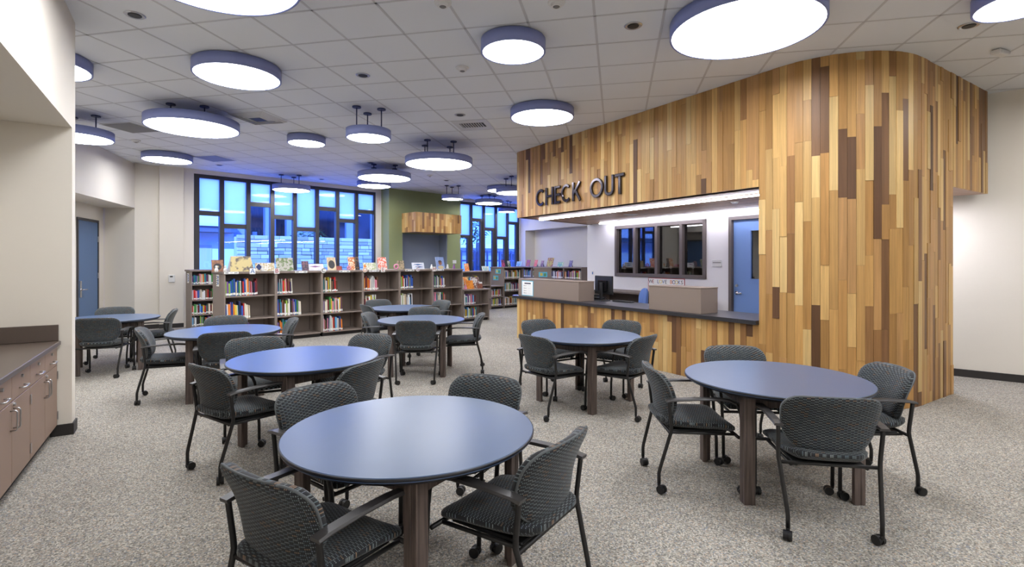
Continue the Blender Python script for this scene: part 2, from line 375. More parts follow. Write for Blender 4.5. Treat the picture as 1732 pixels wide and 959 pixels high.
for (i, j, x, y) in tiles:
    for (ii, jj, ax) in ((i, j, 0), (i, j+1, 0), (i, j, 1), (i+1, j, 1)):
        if (ii, jj, ax) in seen: continue
        seen.add((ii, jj, ax))
        p = (G0[0]+ii*e1[0]+jj*e2[0], G0[1]+ii*e1[1]+jj*e2[1]); e = e1 if ax == 0 else e2
        gridbar(p, (p[0]+e[0], p[1]+e[1]))
tag(gr.build('ceiling_grid', 'grid', ceiling), kind='stuff')

# ------------------------------------------------------------------ walls
# left front: bulkhead over an alcove with cabinets, end wall of the alcove
m = MB()
abbox(m, -6.06, 5.3, -1.75, -.85, 2.78, CEIL+.02)
struct('wall_bulkhead_near', m, 'wall_beige')
m = MB(); abbox(m, -6.22, -6.06, -5.0, -.85, 0, CEIL+.02); abbox(m, -6.06, 5.3, -1.75, -1.62, 0, 2.78)
struct('wall_alcove_near', m, 'wall_beige')
m = MB(); abbox(m, -6.235, -6.046, -1.0, -.836, 0, .1); abbox(m, -6.235, -6.22, -4.9, -.84, 0, .1)
struct('baseboard_alcove_near', m, 'base_black')
# far left: bulkhead, recess with door, pilaster
RA, RB_ = (-9.29, 11.62), (-6.9, 4.9)
m = MB(); wall_box(m, RB_, RA, 0, 2.80, .15); wall_box(m, RB_, AB(-6.22,-5.0), 0, CEIL+.02, .15, -1)
struct('wall_left_recess', m, 'wall_beige')
m = MB(); F0, F1 = (-8.60, 11.64), (-6.25, 4.75)
m.hexa([(F0[0],F0[1],2.78), (F1[0],F1[1],2.78), (RB_[0],RB_[1],2.78), (RA[0]-.1,RA[1],2.78)][::-1]+[(F0[0],F0[1],CEIL+.02), (F1[0],F1[1],CEIL+.02), (RB_[0],RB_[1],CEIL+.02), (RA[0]-.1,RA[1],CEIL+.02)][::-1])
struct('wall_left_bulkhead', m, 'wall_beige')
m = MB(); wall_box(m, (-9.4, 11.62), F0, 0, CEIL+.02, .15); wall_box(m, F0, (-8.24, 11.95), 0, CEIL+.02, .15)
struct('wall_left_end', m, 'wall_beige')
PA, PB = (-8.19, 11.86), (-7.80, 12.14)
m = MB(); wall_box(m, PA, PB, 0, CEIL+.02, .5)
struct('wall_left_pilaster', m, 'wall_beige')
m = MB(); wall_box(m, (-9.28,11.60), (F0[0],F0[1]-.012), 0, .1, .02); wall_box(m, (F0[0]+.01,F0[1]-.012), (-8.22,11.93), 0, .1, .02); wall_box(m, (PA[0]+.008,PA[1]-.012), (PB[0]+.008,PB[1]-.012), 0, .1, .02)
struct('baseboard_left', m, 'base_black')
# window wall
m = MB()
sdbox(m, -.4, 11.6, 0, .25, 0, .72); sdbox(m, -.4, 11.6, 0, .25, 3.69, CEIL+.02)
sdbox(m, -.4, .1, 0, .25, .72, 3.69); sdbox(m, 4.98, 8.02, 0, .25, .72, 3.69); sdbox(m, 11.28, 11.6, 0, .25, .72, 3.69)
struct('wall_window', m, 'wall_beige')
# green projecting wall with a nook
m = MB()
sdbox(m, 5.165, 5.64, -.45, -.002, 0, CEIL+.02); sdbox(m, 7.38, 7.945, -.45, -.002, 0, CEIL+.02); sdbox(m, 5.64, 7.38, -.45, -.002, 2.45, CEIL+.02)
struct('wall_green', m, 'green_paint')
m = MB(); sdbox(m, 5.645, 7.375, -.02, -.004, 0, 2.448); sdbox(m, 5.641, 5.66, -.44, -.02, 0, 2.448); sdbox(m, 7.36, 7.379, -.44, -.02, 0, 2.448)
struct('wall_nook', m, 'nook_paint')
# right far wall with bulkhead and recess
m = MB()
abbox(m, -16.85, -9.3, 11.65, 11.8, 0, CEIL+.02); abbox(m, -16.78, -16.45, 11.2, 11.65, 0, 2.75); abbox(m, -16.78, -9.36, 11.2, 11.65, 2.75, CEIL+.02)
struct('wall_far_right', m, 'wall_beige')
# check-out room: back wall with window and door openings, side walls
BW = 8.30
m = MB()
wa0, wa1, wz0, wz1 = -8.534, -6.12, 1.228, 2.364
da0, da1, dz = -5.641, -4.60, 2.364
abbox(m, -9.5, wa0, BW, BW+.12, 0, CEIL); abbox(m, wa0, wa1, BW, BW+.12, 0, wz0); abbox(m, wa0, wa1, BW, BW+.12, wz1, CEIL)
abbox(m, wa1, da0, BW, BW+.12, 0, CEIL); abbox(m, da0, da1, BW, BW+.12, dz, CEIL); abbox(m, da1, -3.3, BW, BW+.12, 0, CEIL)
struct('wall_checkout_back', m, 'wall_white')
m = MB(); abbox(m, -9.5, -9.36, BW+.12, 11.65, 0, CEIL+.02)
struct('wall_workroom_side', m, 'wall_white')
m = MB(); abbox(m, -3.4, -3.3, 5.9, BW, 0, 2.45)
struct('wall_checkout_right', m, 'wall_white')
m = MB(); abbox(m, -9.36, -3.3, 10.9, 11.0, 0, 2.6); abbox(m, -3.42, -3.3, BW+.12, 10.9, 0, 2.6); abbox(m, -9.36, -3.3, BW+.12, 11.0, 2.6, 2.7)
struct('wall_workroom', m, 'wall_beige')
# right wall and the walls behind the camera
RWL, RWR = (5.07, 7.79), (13.1, 1.36)
m = MB(); wall_box(m, RWL, RWR, 0, CEIL+.02, .15)
struct('wall_right', m, 'wall_beige')
m = MB(); wall_box(m, RWL, (RWL[0]+6.4*.78, RWL[1]-6.4*.625), 0, .1, .015, -1)
struct('baseboard_right', m, 'base_black')
m = MB(); wall_box(m, RWL, AB(-3.3,8.2), 0, CEIL+.02, .12, -1)
struct('wall_corridor_end', m, 'wall_beige')
m = MB(); wall_box(m, RWR, (10.5,-6), 0, CEIL+.02, .15); wall_box(m, (10.5,-6), AB(5.2,-1.7), 0, CEIL+.02, .15)
struct('wall_behind', m, 'wall_beige')

# ------------------------------------------------------------------ cedar boards
PAL = [((206,166,104), 5), ((192,148,88), 6), ((176,132,76), 5), ((184,140,88), 4), ((152,110,66), 3), ((126,90,58), 2.4), ((100,70,46), 1.4), ((216,182,122), 3)]
def tint():
    r = random.random()*sum(w for _, w in PAL)
    for c, w in PAL:
        r -= w
        if r <= 0: break
    f = random.uniform(.93, 1.05); return srgb(*[min(255, k*f) for k in c])
planks = []          # (hexa points, tint, score, owner)
def plank_column(pf, s0, s1, z0, z1, owner, lo=.35, hi=1.5, two=False):
    # pf(s, depth) -> (x, y): surface point at run s, depth behind the face
    z = z0-random.uniform(0, .5)
    while z < z1-.001:
        zn = z+random.uniform(lo, hi)
        if zn > z1-.08: zn = z1
        b0, t0 = max(z, z0), min(zn, z1); z = zn
        if t0-b0 < .02: continue
        g = .0012; pr = random.choice((0, 0, 0, .003, .006))
        p = [pf(s0+g, -pr), pf(s1-g, -pr), pf(s1-g, .02), pf(s0+g, .02)]
        pts = [(x,y,b0+.0008) for x,y in p]+[(x,y,t0-.0008) for x,y in p]
        cx, cy = p[0]; px0, py0 = proj(*p[0], (b0+t0)/2); px1, _ = proj(*p[1], (b0+t0)/2)
        planks.append((pts, tint(), abs(px1-px0)*(t0-b0)/max(cy, .5), owner))
FACE, CR = 5.74, 1.0
SIDE = -2.26
def face_pf(s, d): return AB(s, FACE+d)                      # s = a
def arc_pf(s, d):                                           # s = arc length from the front face
    th = s/CR; r = CR-d; return AB(SIDE-CR+r*sin(th), FACE+CR-r*cos(th))
def side_pf(s, d): return AB(SIDE-d, s)                      # s = b
OPEN0, OPEN1, SOF, CTZ = -8.73, -3.51, 2.45, .865
n = 65; st = (OPEN1-OPEN0)/n
for i in range(n):
    plank_column(face_pf, OPEN0+i*st, OPEN0+(i+1)*st, SOF, CEIL, 'header')
    plank_column(face_pf, OPEN0+i*st, OPEN0+(i+1)*st, 0, CTZ-.05, 'counter')
for i in range(3): plank_column(face_pf, OPEN1+i*.0833, OPEN1+(i+1)*.0833, 0, CEIL, 'tower', .35, 1.3)
for i in range(19):
    q = CR*pi/2/19; plank_column(arc_pf, i*q, (i+1)*q, 0, CEIL, 'tower', .35, 1.3)
for i in range(12):
    q = (7.66-6.74)/12; plank_column(side_pf, 6.74+i*q, 6.74+(i+1)*q, 0, CEIL, 'tower', .35, 1.3)
for i in range(15):
    q = (8.86-7.66)/15; plank_column(side_pf, 7.66+i*q, 7.66+(i+1)*q, SOF, CEIL, 'tower', .35, 1.3)
# left return of the header and counter
def ret_pf(s, d): 
    p = AB(-8.73, 5.74); q = AB(-9.45, 8.25); L = hypot(q[0]-p[0], q[1]-p[1]); t = ((q[0]-p[0])/L, (q[1]-p[1])/L)
    s = L-s; return (p[0]+t[0]*s+t[1]*d, p[1]+t[1]*s-t[0]*d)
for i in range(32):
    plank_column(ret_pf, i*.0815, (i+1)*.0815, SOF, CEIL, 'header')
# backing walls that carry the boards
m = MB(); abbox(m, OPEN0+.03, OPEN1, FACE+.02, FACE+.16, SOF, CEIL+.02)
q0, q1 = AB(-8.70, 5.77), AB(-9.42, 8.28); wall_box(m, q0, q1, SOF, CEIL+.02, .1, -1)
hdr = struct('wall_checkout_header', m, 'taupe_dark')
m = MB(); abbox(m, OPEN0+.02, OPEN1, FACE+.02, FACE+.14, 0, CTZ-.05)
ctw = struct('wall_checkout_counter', m, 'taupe_dark')
m = MB(); abbox(m, OPEN1+.001, -3.26, FACE+.02, FACE+.16, 0, CEIL+.02)
nn = 16
for i in range(nn):
    t0, t1 = i*CR*pi/2/nn, (i+1)*CR*pi/2/nn
    c = [arc_pf(t0,.02), arc_pf(t1,.02), arc_pf(t1,.15), arc_pf(t0,.15)]
    m.hexa([(x,y,0) for x,y in c]+[(x,y,CEIL+.02) for x,y in c])
abbox(m, SIDE-.15, SIDE-.02, 6.74, 7.655, 0, CEIL+.02); abbox(m, SIDE-.15, SIDE-.02, 7.655, 8.87, SOF+.005, CEIL+.02)
twr = struct('wall_checkout_tower', m, 'taupe_dark')
own = {'header': hdr, 'counter': ctw, 'tower': twr}
planks.sort(key=lambda p: -p[2]); rest = {k: MB() for k in own}
for k, (pts, c, sc, ow) in enumerate(planks):
    if k < 296:
        b = MB(); b.col = c; b.hexa(pts).build('plank', 'cedar', own[ow])
    else: rest[ow].col = c; rest[ow].hexa(pts)
for k, b in rest.items():
    if b.v: tag(b.build('small_planks', 'cedar', own[k]), kind='stuff')
# soffit over the desk: boards along the desk
m = MB(); c = [AB(-8.70,5.77), AB(-3.42,5.77), AB(-3.42,8.29), AB(-9.42,8.29)]
m.hexa([(x,y,SOF+.02) for x,y in c]+[(x,y,SOF+.1) for x,y in c])
sof = struct('ceiling_soffit', m, 'taupe_dark')
for i in range(30):
    b0, b1 = 5.742+i*.085, 5.742+(i+1)*.085
    if b1 > 8.29: break
    l0 = -8.73-(b0-5.74)*.285
    f = random.uniform(.9, 1.06); b = MB(); b.col = srgb(*[k*f for k in random.choice(((196,152,112), (184,138,98), (204,164,126), (168,124,88)))])
    abbox(b, l0, -3.42, b0+.001, b1-.001, SOF, SOF+.02); b.build('plank', 'cedar', sof)
m = MB(); c = [AB(SIDE-1.6,7.60), AB(SIDE-.02,7.67), AB(SIDE-.02,8.86), AB(SIDE-1.6,8.3)]
m.hexa([(x,y,SOF) for x,y in c]+[(x,y,SOF+.08) for x,y in c])
struct('ceiling_corridor', m, 'soffit_wood')
m = MB(); abbox(m, SIDE-.15, SIDE-.02, 7.655, 7.668, 0, SOF)
struct('trim_1', m, 'taupe_dark')

# CHECK OUT lettering: stroked metal letters stood off the boards
def stroke(mb, pts, w, closed=False):
    n = len(pts); L = []; R = []
    for i in range(n):
        a = pts[(i-1) % n] if (closed or i > 0) else pts[i]; b = pts[(i+1) % n] if (closed or i < n-1) else pts[i]
        dx, dz = b[0]-a[0], b[1]-a[1]; d = hypot(dx, dz) or 1; nx, nz = -dz/d*w/2, dx/d*w/2
        L.append((pts[i][0]+nx, pts[i][1]+nz)); R.append((pts[i][0]-nx, pts[i][1]-nz))
    rng = range(n if closed else n-1)
    y0, y1, bv = -.03, 0, .008
    for i in rng:
        j = (i+1) % n
        q = [L[i], L[j], R[j], R[i]]
        def sh(p, o): return (p[0]+(o[0]-p[0])*bv/w*1.0, p[1]+(o[1]-p[1])*bv/w*1.0)
        qi = [sh(L[i], R[i]), sh(L[j], R[j]), sh(R[j], L[j]), sh(R[i], L[i])]
        vs = [(x, y1, z) for x, z in q]+[(x, y0+.008, z) for x, z in q]+[(x, y0, z) for x, z in qi]
        fs = [(0,1,5,4), (4,5,9,8), (2,3,7,6), (6,7,11,10), (8,9,10,11)]
        if not closed and i == 0: fs += [(3,0,4,7), (7,4,8,11)]
        if not closed and i == n-2: fs += [(1,2,6,5), (5,6,10,9)]
        mb.add(vs, fs)
LH = .325; SWT = .052
def arcpts(cx, cz, rx, rz, a0, a1, n=20): return [(cx+rx*cos(radians(a0+(a1-a0)*i/n)), cz+rz*sin(radians(a0+(a1-a0)*i/n))) for i in range(n+1)]
def letter(ch, w):
    b = MB(); k = SWT/2; h = LH
    if ch == 'C': stroke(b, arcpts(w*.56, h/2, w*.56-k, h/2-k, 48, 312), SWT)
    if ch == 'O': stroke(b, arcpts(w/2, h/2, w/2-k, h/2-k, 0, 360, 30)[:-1], SWT, True)
    if ch == 'H': stroke(b, [(k,0), (k,h)], SWT); stroke(b, [(w-k,0), (w-k,h)], SWT); stroke(b, [(k*2,h/2), (w-2*k,h/2)], SWT*.9)
    if ch == 'E':
        stroke(b, [(k,0), (k,h)], SWT)
        for z in (k, h/2, h-k): stroke(b, [(2*k,z), (w,z)], SWT*.9)
    if ch == 'K': stroke(b, [(k,0), (k,h)], SWT); stroke(b, [(2*k,h*.42), (w-k*.6,h)], SWT); stroke(b, [(w*.42,h*.55), (w-k*.5,0)], SWT)
    if ch == 'U': stroke(b, [(k,h)]+arcpts(w/2, w*.42, w/2-k, w*.42-k, 180, 360, 16)+[(w-k,h)], SWT)
    if ch == 'T': stroke(b, [(w/2,0), (w/2,h-2*k)], SWT); stroke(b, [(0,h-k), (w,h-k)], SWT)
    return b
sg = thing('check_out_sign', 'brushed metal letters reading CHECK OUT on the wooden header', 'sign', (*AB(-8.02, FACE-.012), 2.612), RAB)
for ch, a0, a1 in (('C',-8.02,-7.755), ('H',-7.714,-7.477), ('E',-7.442,-7.272), ('C',-7.24,-6.985), ('K',-6.934,-6.713), ('O',-6.474,-6.15), ('U',-6.121,-5.907), ('T',-5.874,-5.684)):
    o = letter(ch, a1-a0).build('letter_'+ch.lower(), 'letter_metal', sg); o.location = (a0+8.02, 0, 0)

# ------------------------------------------------------------------ windows
def window(name, cols, trans, z0, z1):
    w = place(name, None, None, (*SD(cols[0], .1), 0), (0, 0, RW)); tag(w, kind='structure')
    o = cols[0]; fw = .05
    f = MB(); f.box(0, cols[-1]-o, -.06, .06, z1-.09, z1); f.box(0, cols[-1]-o, -.06, .06, z0, z0+.08)
    f.build('head_and_sill', 'frame_bronze', w)
    for i, s in enumerate(cols):
        x = s-o; a = x if i == 0 else x-fw; b = x if i == len(cols)-1 else x+fw
        MB().box(a, b+(.06 if i == 0 else 0), -.07, .07, z0, z1-.002).build('mullion', 'frame_bronze', w)
    for i, tz in enumerate(trans):
        x0, x1 = cols[i]-o+fw, cols[i+1]-o-fw
        MB().box(x0, x1, -.06, .06, tz-.055, tz+.055).build('transom', 'frame_bronze', w)
        MB().box(x0, x1, -.006, .006, tz+.05, z1-.08).build('frosted_pane', 'frosted_glass', w)
        MB().box(x0, x1, -.006, .006, z0+.07, tz-.05).build('pane', 'clear_glass', w)
    return w
def s_of(px):
    r = (px-866)/864; t = (r*P0[1]-P0[0])/(Wd[0]-r*Wd[1]); return t
def z_of(px, py):
    s = s_of(px); return EYE-(py-441.5)/864*(P0[1]+s*Wd[1])
c1 = [s_of(p) for p in (329.2, 376.3, 421.2, 461.9, 500.2, 537.8, 572.4, 604.5, 635.9)]
t1 = [z_of(p, y) for p, y in ((353,360.5), (399,382.7), (441,345.9), (481,367.4), (519,387.7), (555,353.2), (588,373.3), (620,358))]
window('window_1', c1, t1, .72, 3.69)
c2 = [8.02]+[s_of(p) for p in (798.5, 819.9, 840.5, 860.2, 879.4)]
t2 = [z_of(p, y) for p, y in ((789,399.8), (809,372), (830,387.6), (850,402.5), (869,377.5))]
w2 = window('window_2', c2, t2, .72, 3.69)
# opening casement sashes in the lower lights of window 2
for i in (0, 1, 2, 3, 4):
    x0, x1 = c2[i]-c2[0]+.05, c2[i+1]-c2[0]-.05
    b = MB(); b.box(x1-.11, x1, -.05, .05, .8, t2[i]-.055); b.build('sash_stile', 'frame_bronze', w2)
# interior window of the check-out room
w3 = place('window_3', None, None, (*AB(wa0, BW), 0), (0, 0, RAB)); tag(w3, kind='structure')
L3 = wa1-wa0; cuts = [0, .60, 1.21, 1.84, L3]
b = MB(); b.box(0, L3, -.03, .14, wz1-.07, wz1); b.box(0, L3, -.03, .14, wz0, wz0+.07); b.box(0, .06, -.03, .14, wz0, wz1); b.box(L3-.07, L3, -.03, .14, wz0, wz1)
b.build('frame', 'frame_taupe', w3)
for x in cuts[1:-1]: MB().box(x-.035, x+.035, -.028, .135, wz0+.07, wz1-.07).build('mullion', 'frame_taupe', w3)
for i in range(4): MB().box(cuts[i]+.035, cuts[i+1]-.035, .05, .06, wz0+.06, wz1-.06).build('pane', 'tinted_glass', w3)
# door of the check-out room
d1 = place('door_1', None, None, (*AB(da0, BW), 0), (0, 0, RAB)); tag(d1, kind='structure')
DW = da1-da0
b = MB(); b.box(0, .06, -.03, .14, 0, dz); b.box(DW-.06, DW, -.03, .14, 0, dz); b.box(.06, DW-.06, -.03, .14, dz-.06, dz); b.build('door_frame', 'frame_taupe', d1)
b = MB(); vx0, vx1, vz0, vz1 = .40, .62, 1.26, 2.10
b.box(.065, vx0, .03, .075, .01, dz-.065); b.box(vx1, DW-.065, .03, .075, .01, dz-.065); b.box(vx0, vx1, .03, .075, .01, vz0); b.box(vx0, vx1, .03, .075, vz1, dz-.065)
lf = b.build('door_leaf', 'door_blue_bright', d1)
b = MB()
for x0, x1, z0, z1 in ((vx0-.04,vx0,vz0-.04,vz1+.04), (vx1,vx1+.04,vz0-.04,vz1+.04), (vx0,vx1,vz0-.04,vz0), (vx0,vx1,vz1,vz1+.04)): b.box(x0, x1, .018, .03, z0, z1)
b.build('vision_frame', 'door_blue_bright', lf)
MB().box(vx0, vx1, .05, .056, vz0, vz1).build('vision_pane', 'tinted_glass', lf)
def lever(parent, x, y, z, dirx=1):
    b = MB(); b.smooth = True; b.tube([(x,y,z), (x,y-.05,z), (x+.01*dirx,y-.06,z), (x+.13*dirx,y-.06,z)], .011); b.disc_x(0, 0, 0, .0001, .0001)
    b2 = MB(); vs = [(x+.03*cos(2*pi*i/14), y, z+.03*sin(2*pi*i/14)) for i in range(14)]+[(x+.03*cos(2*pi*i/14), y-.012, z+.03*sin(2*pi*i/14)) for i in range(14)]
    b.add(vs, [tuple(range(14, 28))]+[(i,(i+1) % 14,14+(i+1) % 14,14+i) for i in range(14)])
    return b.build('lever_handle', 'chrome', parent)
lever(lf, .13, .03, 1.0)
b = MB(); b.add([(.13+.028*cos(2*pi*i/12), .03, 1.13+.028*sin(2*pi*i/12)) for i in range(12)]+[(.13+.024*cos(2*pi*i/12), .008, 1.13+.024*sin(2*pi*i/12)) for i in range(12)], [tuple(range(12,24))]+[(i,(i+1) % 12,12+(i+1) % 12,12+i) for i in range(12)]); b.build('deadbolt', 'steel', lf)
# room plate beside the door
b = MB(); b.bbox(-.10, .10, -.012, 0, -.065, .065, .003); o = thing('room_sign', 'small white room plate beside the blue door in check-out', 'sign', (*AB(-5.89, BW), 1.53), RAB)
b.build('plate', 'vent_white', o); MB().box(-.085, .085, -.0135, -.012, .004, .018).build('lettering', 'vent_grey', o)
# door in the left recess
du = (RA[0]-RB_[0], RA[1]-RB_[1]); L_ = hypot(*du); du = (du[0]/L_, du[1]/L_)
dp = (-8.845, 10.37)
d2 = place('door_2', None, None, (dp[0]+.004, dp[1], 0), (0, 0, atan2(du[1], du[0]))); tag(d2, kind='structure')
b = MB(); b.box(0, .05, -.02, .05, 0, 2.467); b.box(.97, 1.02, -.02, .05, 0, 2.467); b.box(.05, .97, -.02, .05, 2.417, 2.467); b.build('door_frame', 'frame_bronze', d2)
lf = MB().box(.055, .965, -.012, .03, .01, 2.412).build('door_leaf', 'door_blue', d2)
b = MB(); b.bbox(.10, .17, -.026, -.012, .82, 1.16, .003); b.build('escutcheon', 'steel', lf)
lever(lf, .135, -.024, .98)
for z in (.45, 1.25, 2.05): MB().box(.945, .97, -.03, -.01, z-.06, z+.06).build('hinge', 'steel', lf)

# ------------------------------------------------------------------ hood over the nook
m = MB(); sdbox(m, 5.64, 7.36, -1.18, -.452, 2.47, 3.04)
hood = tag(m.build('wood_hood', 'taupe_dark'), 'boxed wooden canopy of vertical boards over the nook in the green wall', 'canopy')
def hf(s, d): return SD(5.62+s, -1.2+d)
hp = []
def hood_run(pf, n, wd):
    for i in range(n):
        z = 2.45-random.uniform(0, .2)
        while z < 3.05:
            zn = z+random.uniform(.15, .6)
            if zn > 2.98: zn = 3.05
            b0, t0 = max(z, 2.45), min(zn, 3.05); z = zn
            if t0-b0 < .02: continue
            p = [pf(i*wd+.001, 0), pf((i+1)*wd-.001, 0), pf((i+1)*wd-.001, .02), pf(i*wd+.001, .02)]
            b = MB(); b.col = tint(); b.hexa([(x,y,b0) for x,y in p]+[(x,y,t0) for x,y in p]); b.build('plank', 'cedar', hood)
hood_run(hf, 22, 1.76/22)
hood_run(lambda s, d: SD(5.62+d, -.45-s), 9, .73/9)
b = MB(); b.col = srgb(150,104,64); sdbox(b, 5.64, 7.36, -1.18, -.455, 2.452, 2.47); b.build('underside_board', 'cedar', hood)
b = MB(); sdbox(b, 7.60, 7.75, -.462, -.45, 1.49, 1.60); tag(b.build('wall_plate', 'white_plastic'), 'small white plate on the green wall right of nook', 'wall plate')

# ------------------------------------------------------------------ outside
m = MB(); sdbox(m, -14, 26, .25, 40, -.1, -.02); struct('ground_outside', m, 'paving')
sw = place('stone_wall', None, None, (*SD(2.5, 5), 0), (0, 0, RW)); tag(sw, 'pale rough stone garden wall outside the large window', 'wall')
MB().box(.02, 5.2, .05, .4, 0, 2.42).build('core', 'concrete', sw)
z = 0; cnt = 0
while z < 2.45:
    hh = random.uniform(.11, .19); x = 0
    while x < 5.2:
        ww = random.uniform(.25, .7); x1 = min(x+ww, 5.22)
        b = MB(); f = random.uniform(.75, 1.05); b.col = srgb(176*f, 174*f, 166*f); pr = random.uniform(0, .05)
        if x1-x > .05: b.bbox(x+.008, x1-.008, -pr, .12, z+.006, min(z+hh, 2.5)-.006, .01); b.build('stone', 'stone_tint', sw)
        x = x1; cnt += 1
    z += hh
bl = place('neighbour_building', None, None, (*SD(-6, 8.5), 0), (0, 0, RW)); tag(bl, 'pale building with dark fascia seen through the large window', 'building')
MB().box(-4, 17, 0, 5, 0, 6.2).build('wall', 'plaster', bl)
MB().box(-4, 9.3, -.8, 0, 2.68, 2.9).build('fascia', 'fascia', bl)
MB().box(-4, 9.4, -.9, 0, 2.9, 3.0).build('roof_edge', 'plaster', bl)
MB().box(9.4, 17, -.02, 0, 0, 4.4).build('upper_cladding', 'blue_clad', bl)
for x, w in ((9.95,.62), (10.95,.5), (12.7,1.5), (14.6,.9), (15.8,.8)):
    f = MB().box(x, x+w, -.06, -.02, 2.2, 4.1).build('window_frame', 'fascia', bl); MB().box(x+.07, x+w-.07, -.07, -.06, 2.27, 4.03).build('pane', 'dark_glass', f)
for x in (4.6, 7.4, 9.9): MB().box(x, x+.14, -.75, -.61, 0, 2.75).build('canopy_post', 'fascia', bl)
for x in (5.6, 8.1): MB().box(x-.4, x+.5, -.02, 0, 0, 2.2).build('panel', 'concrete', bl)
fe = place('garden_gate', None, None, (*SD(8.2, 3.2), 0), (0, 0, RW)); tag(fe, 'dark metal fence with upright posts outside the far window', 'fence')
for z in (.35, 1.55, 1.95): MB().box(0, 7, -.02, .02, z, z+.07).build('rail', 'fence_metal', fe)
for i in range(19): MB().box(i*.38, i*.38+.07, -.03, .03, 0, 2.05).build('picket', 'fence_metal', fe)
for x in (2.2, 3.6, 5.3): MB().box(x, x+.16, -.08, .08, 0, 2.4).build('post', 'fence_metal', fe)
def tree(x, y, h, lab, spread, n):
    t = thing('garden_tree', lab, 'tree', (x, y, 0))
    b = MB(); b.smooth = True; b.tube([(0,0,0), (.05,.03,h*.4), (-.03,.06,h*.75)], .09); b.build('trunk', 'bark', t)
    b = MB()
    for i in range(n):
        th, ph = random.uniform(0, 2*pi), random.uniform(-1, 1); r = spread*random.uniform(.3, 1)
        cx, cy, cz = r*cos(th)*sqrt(1-ph*ph), r*sin(th)*sqrt(1-ph*ph), h*.85+r*ph*.8
        a1 = random.uniform(0, 2*pi); l_ = random.uniform(.16, .3); dx, dy, dz = cos(a1)*l_, sin(a1)*l_, random.uniform(-.2, .1); w_ = .05
        b.add([(cx-dy*.2,cy+dx*.2,cz), (cx+dx,cy+dy,cz+dz), (cx+dy*.2,cy-dx*.2,cz+.02), (cx-dx*.3,cy-dy*.3,cz+.03)], [(0,1,2,3)])
    tag(b.build('foliage', 'leaf', t), kind='stuff')
tree(*SD(12.3, 4.2), 3.5, 'green leafy tree outside the far right window', .95, 420)
pv = place('garden_pavilion', None, None, (*SD(12.2, 9.5), 0), (0, 0, RW)); tag(pv, 'low pale pavilion with flat roof behind the far window fence', 'building')
MB().box(0, 16, 0, 4, 0, 2.35).build('wall', 'blue_clad', pv); MB().box(-.4, 16.4, -.6, 4.4, 2.35, 2.6).build('roof', 'plaster', pv)
for x in (1.5, 4.2, 6.9, 9.6): f = MB().box(x, x+1.3, -.04, 0, .4, 2.1).build('window_frame', 'fascia', pv); MB().box(x+.08, x+1.22, -.05, -.04, .48, 2.02).build('pane', 'dark_glass', f)
tree(*SD(5.6, 6.5), 2.9, 'distant green shrub behind the stone garden wall', .75, 260)

# ------------------------------------------------------------------ ceiling lamps
DH = .125
def lamp(x, y, R, zb, label, stems=()):
    t = thing('drum_pendant_lamp' if stems else 'drum_ceiling_lamp', label, 'ceiling lamp', (x, y, zb), group='round drum lamps')
    b = MB(); b.smooth = False
    b.lathe([(R-.02,.012), (R-.018,0), (R,.003), (R,DH), (0,DH)], 72); b.sm = [True]*len(b.sm)
    o = b.build('drum_shade', 'lamp_body', t)
    md = MB().lathe([(0,.006), (R-.019,.006), (R-.019,.02), (0,.02)], 72).build('diffuser', 'diffuser', t)
    if stems:
        for (sx, sy) in stems:
            c = MB(); c.smooth = True; c.tube([(sx,sy,DH-.005), (sx,sy,CEIL-zb-.02)], .009); st_ = c.build('stem', 'lamp_stem', t)
            MB().lathe([(.06,CEIL-zb-.022), (.062,CEIL-zb-.016), (.06,CEIL-zb-.003), (0,CEIL-zb-.003)], 20, sx, sy).build('canopy', 'lamp_stem', st_)
    else: MB().lathe([(R*.6,DH), (R*.6,CEIL-zb-.003), (0,CEIL-zb-.003)], 30).build('mounting_plate', 'lamp_stem', t)
    return t
FZ = EYE+2.085
def ring(n, r, a0): return [(r*cos(radians(a0)+2*pi*i/n), r*sin(radians(a0)+2*pi*i/n)) for i in range(n)]
lamp(-3.12, 5.81, .455, FZ, 'medium flush drum lamp over the tables, above the row of blue-lit tiles')
lamp(-4.66, 7.46, .607, EYE+1.93, 'large drum lamp on very short stems beside the square ceiling vent', ring(4, .3, 60))
lamp(-5.1, 5.5, .46, FZ, 'flush drum lamp half hidden by the near left wall, higher one')
lamp(-6.58, 7.72, .46, EYE+1.85, 'hanging drum lamp half hidden by the near left wall', ring(3, .24, 20))
lamp(-7.17, 10.63, .452, FZ, 'flush drum lamp near the far left wall bulkhead')
lamp(-3.66, 9.10, .32, FZ, 'small flush drum lamp alone in the middle of the ceiling')
lamp(-2.10, 7.48, .32, EYE+1.79, 'small drum lamp hanging on three long stems near the ceiling centre', ring(3, .2, 110))
lamp(-1.376, 9.63, .63, EYE+1.81, 'large drum lamp hanging on four stems, left of the check-out header', ring(4, .34, 60))
lamp(-2.99, 11.98, .61, EYE+1.93, 'large drum lamp on short stems in front of the green wall', ring(4, .34, 60))
lamp(-3.86, 14.3, .46, FZ, 'flush drum lamp just beneath and behind the large one by the green wall')
lamp(-5.73, 13.27, .46, EYE+1.83, 'drum lamp hanging on three stems in front of the large window', ring(3, .25, 100))
lamp(-1.76, 15.1, .32, EYE+1.82, 'small drum lamp hanging in front of the wooden canopy', ring(3, .2, 100))
lamp(-.79, 17.3, .46, EYE+1.94, 'drum lamp hanging in front of the far right window, left of two', ring(3, .25, 160))
lamp(-.20, 19.0, .31, EYE+1.82, 'smallest looking drum lamp, farthest away by the far right window', ring(3, .18, 160))
lamp(.03, 13.6, .46, EYE+1.80, 'hanging drum lamp partly hidden behind the left end of check-out header', ring(3, .25, 140))
lamp(-.28, 15.2, .46, FZ, 'flush drum lamp mostly hidden behind another lamp left of the header')
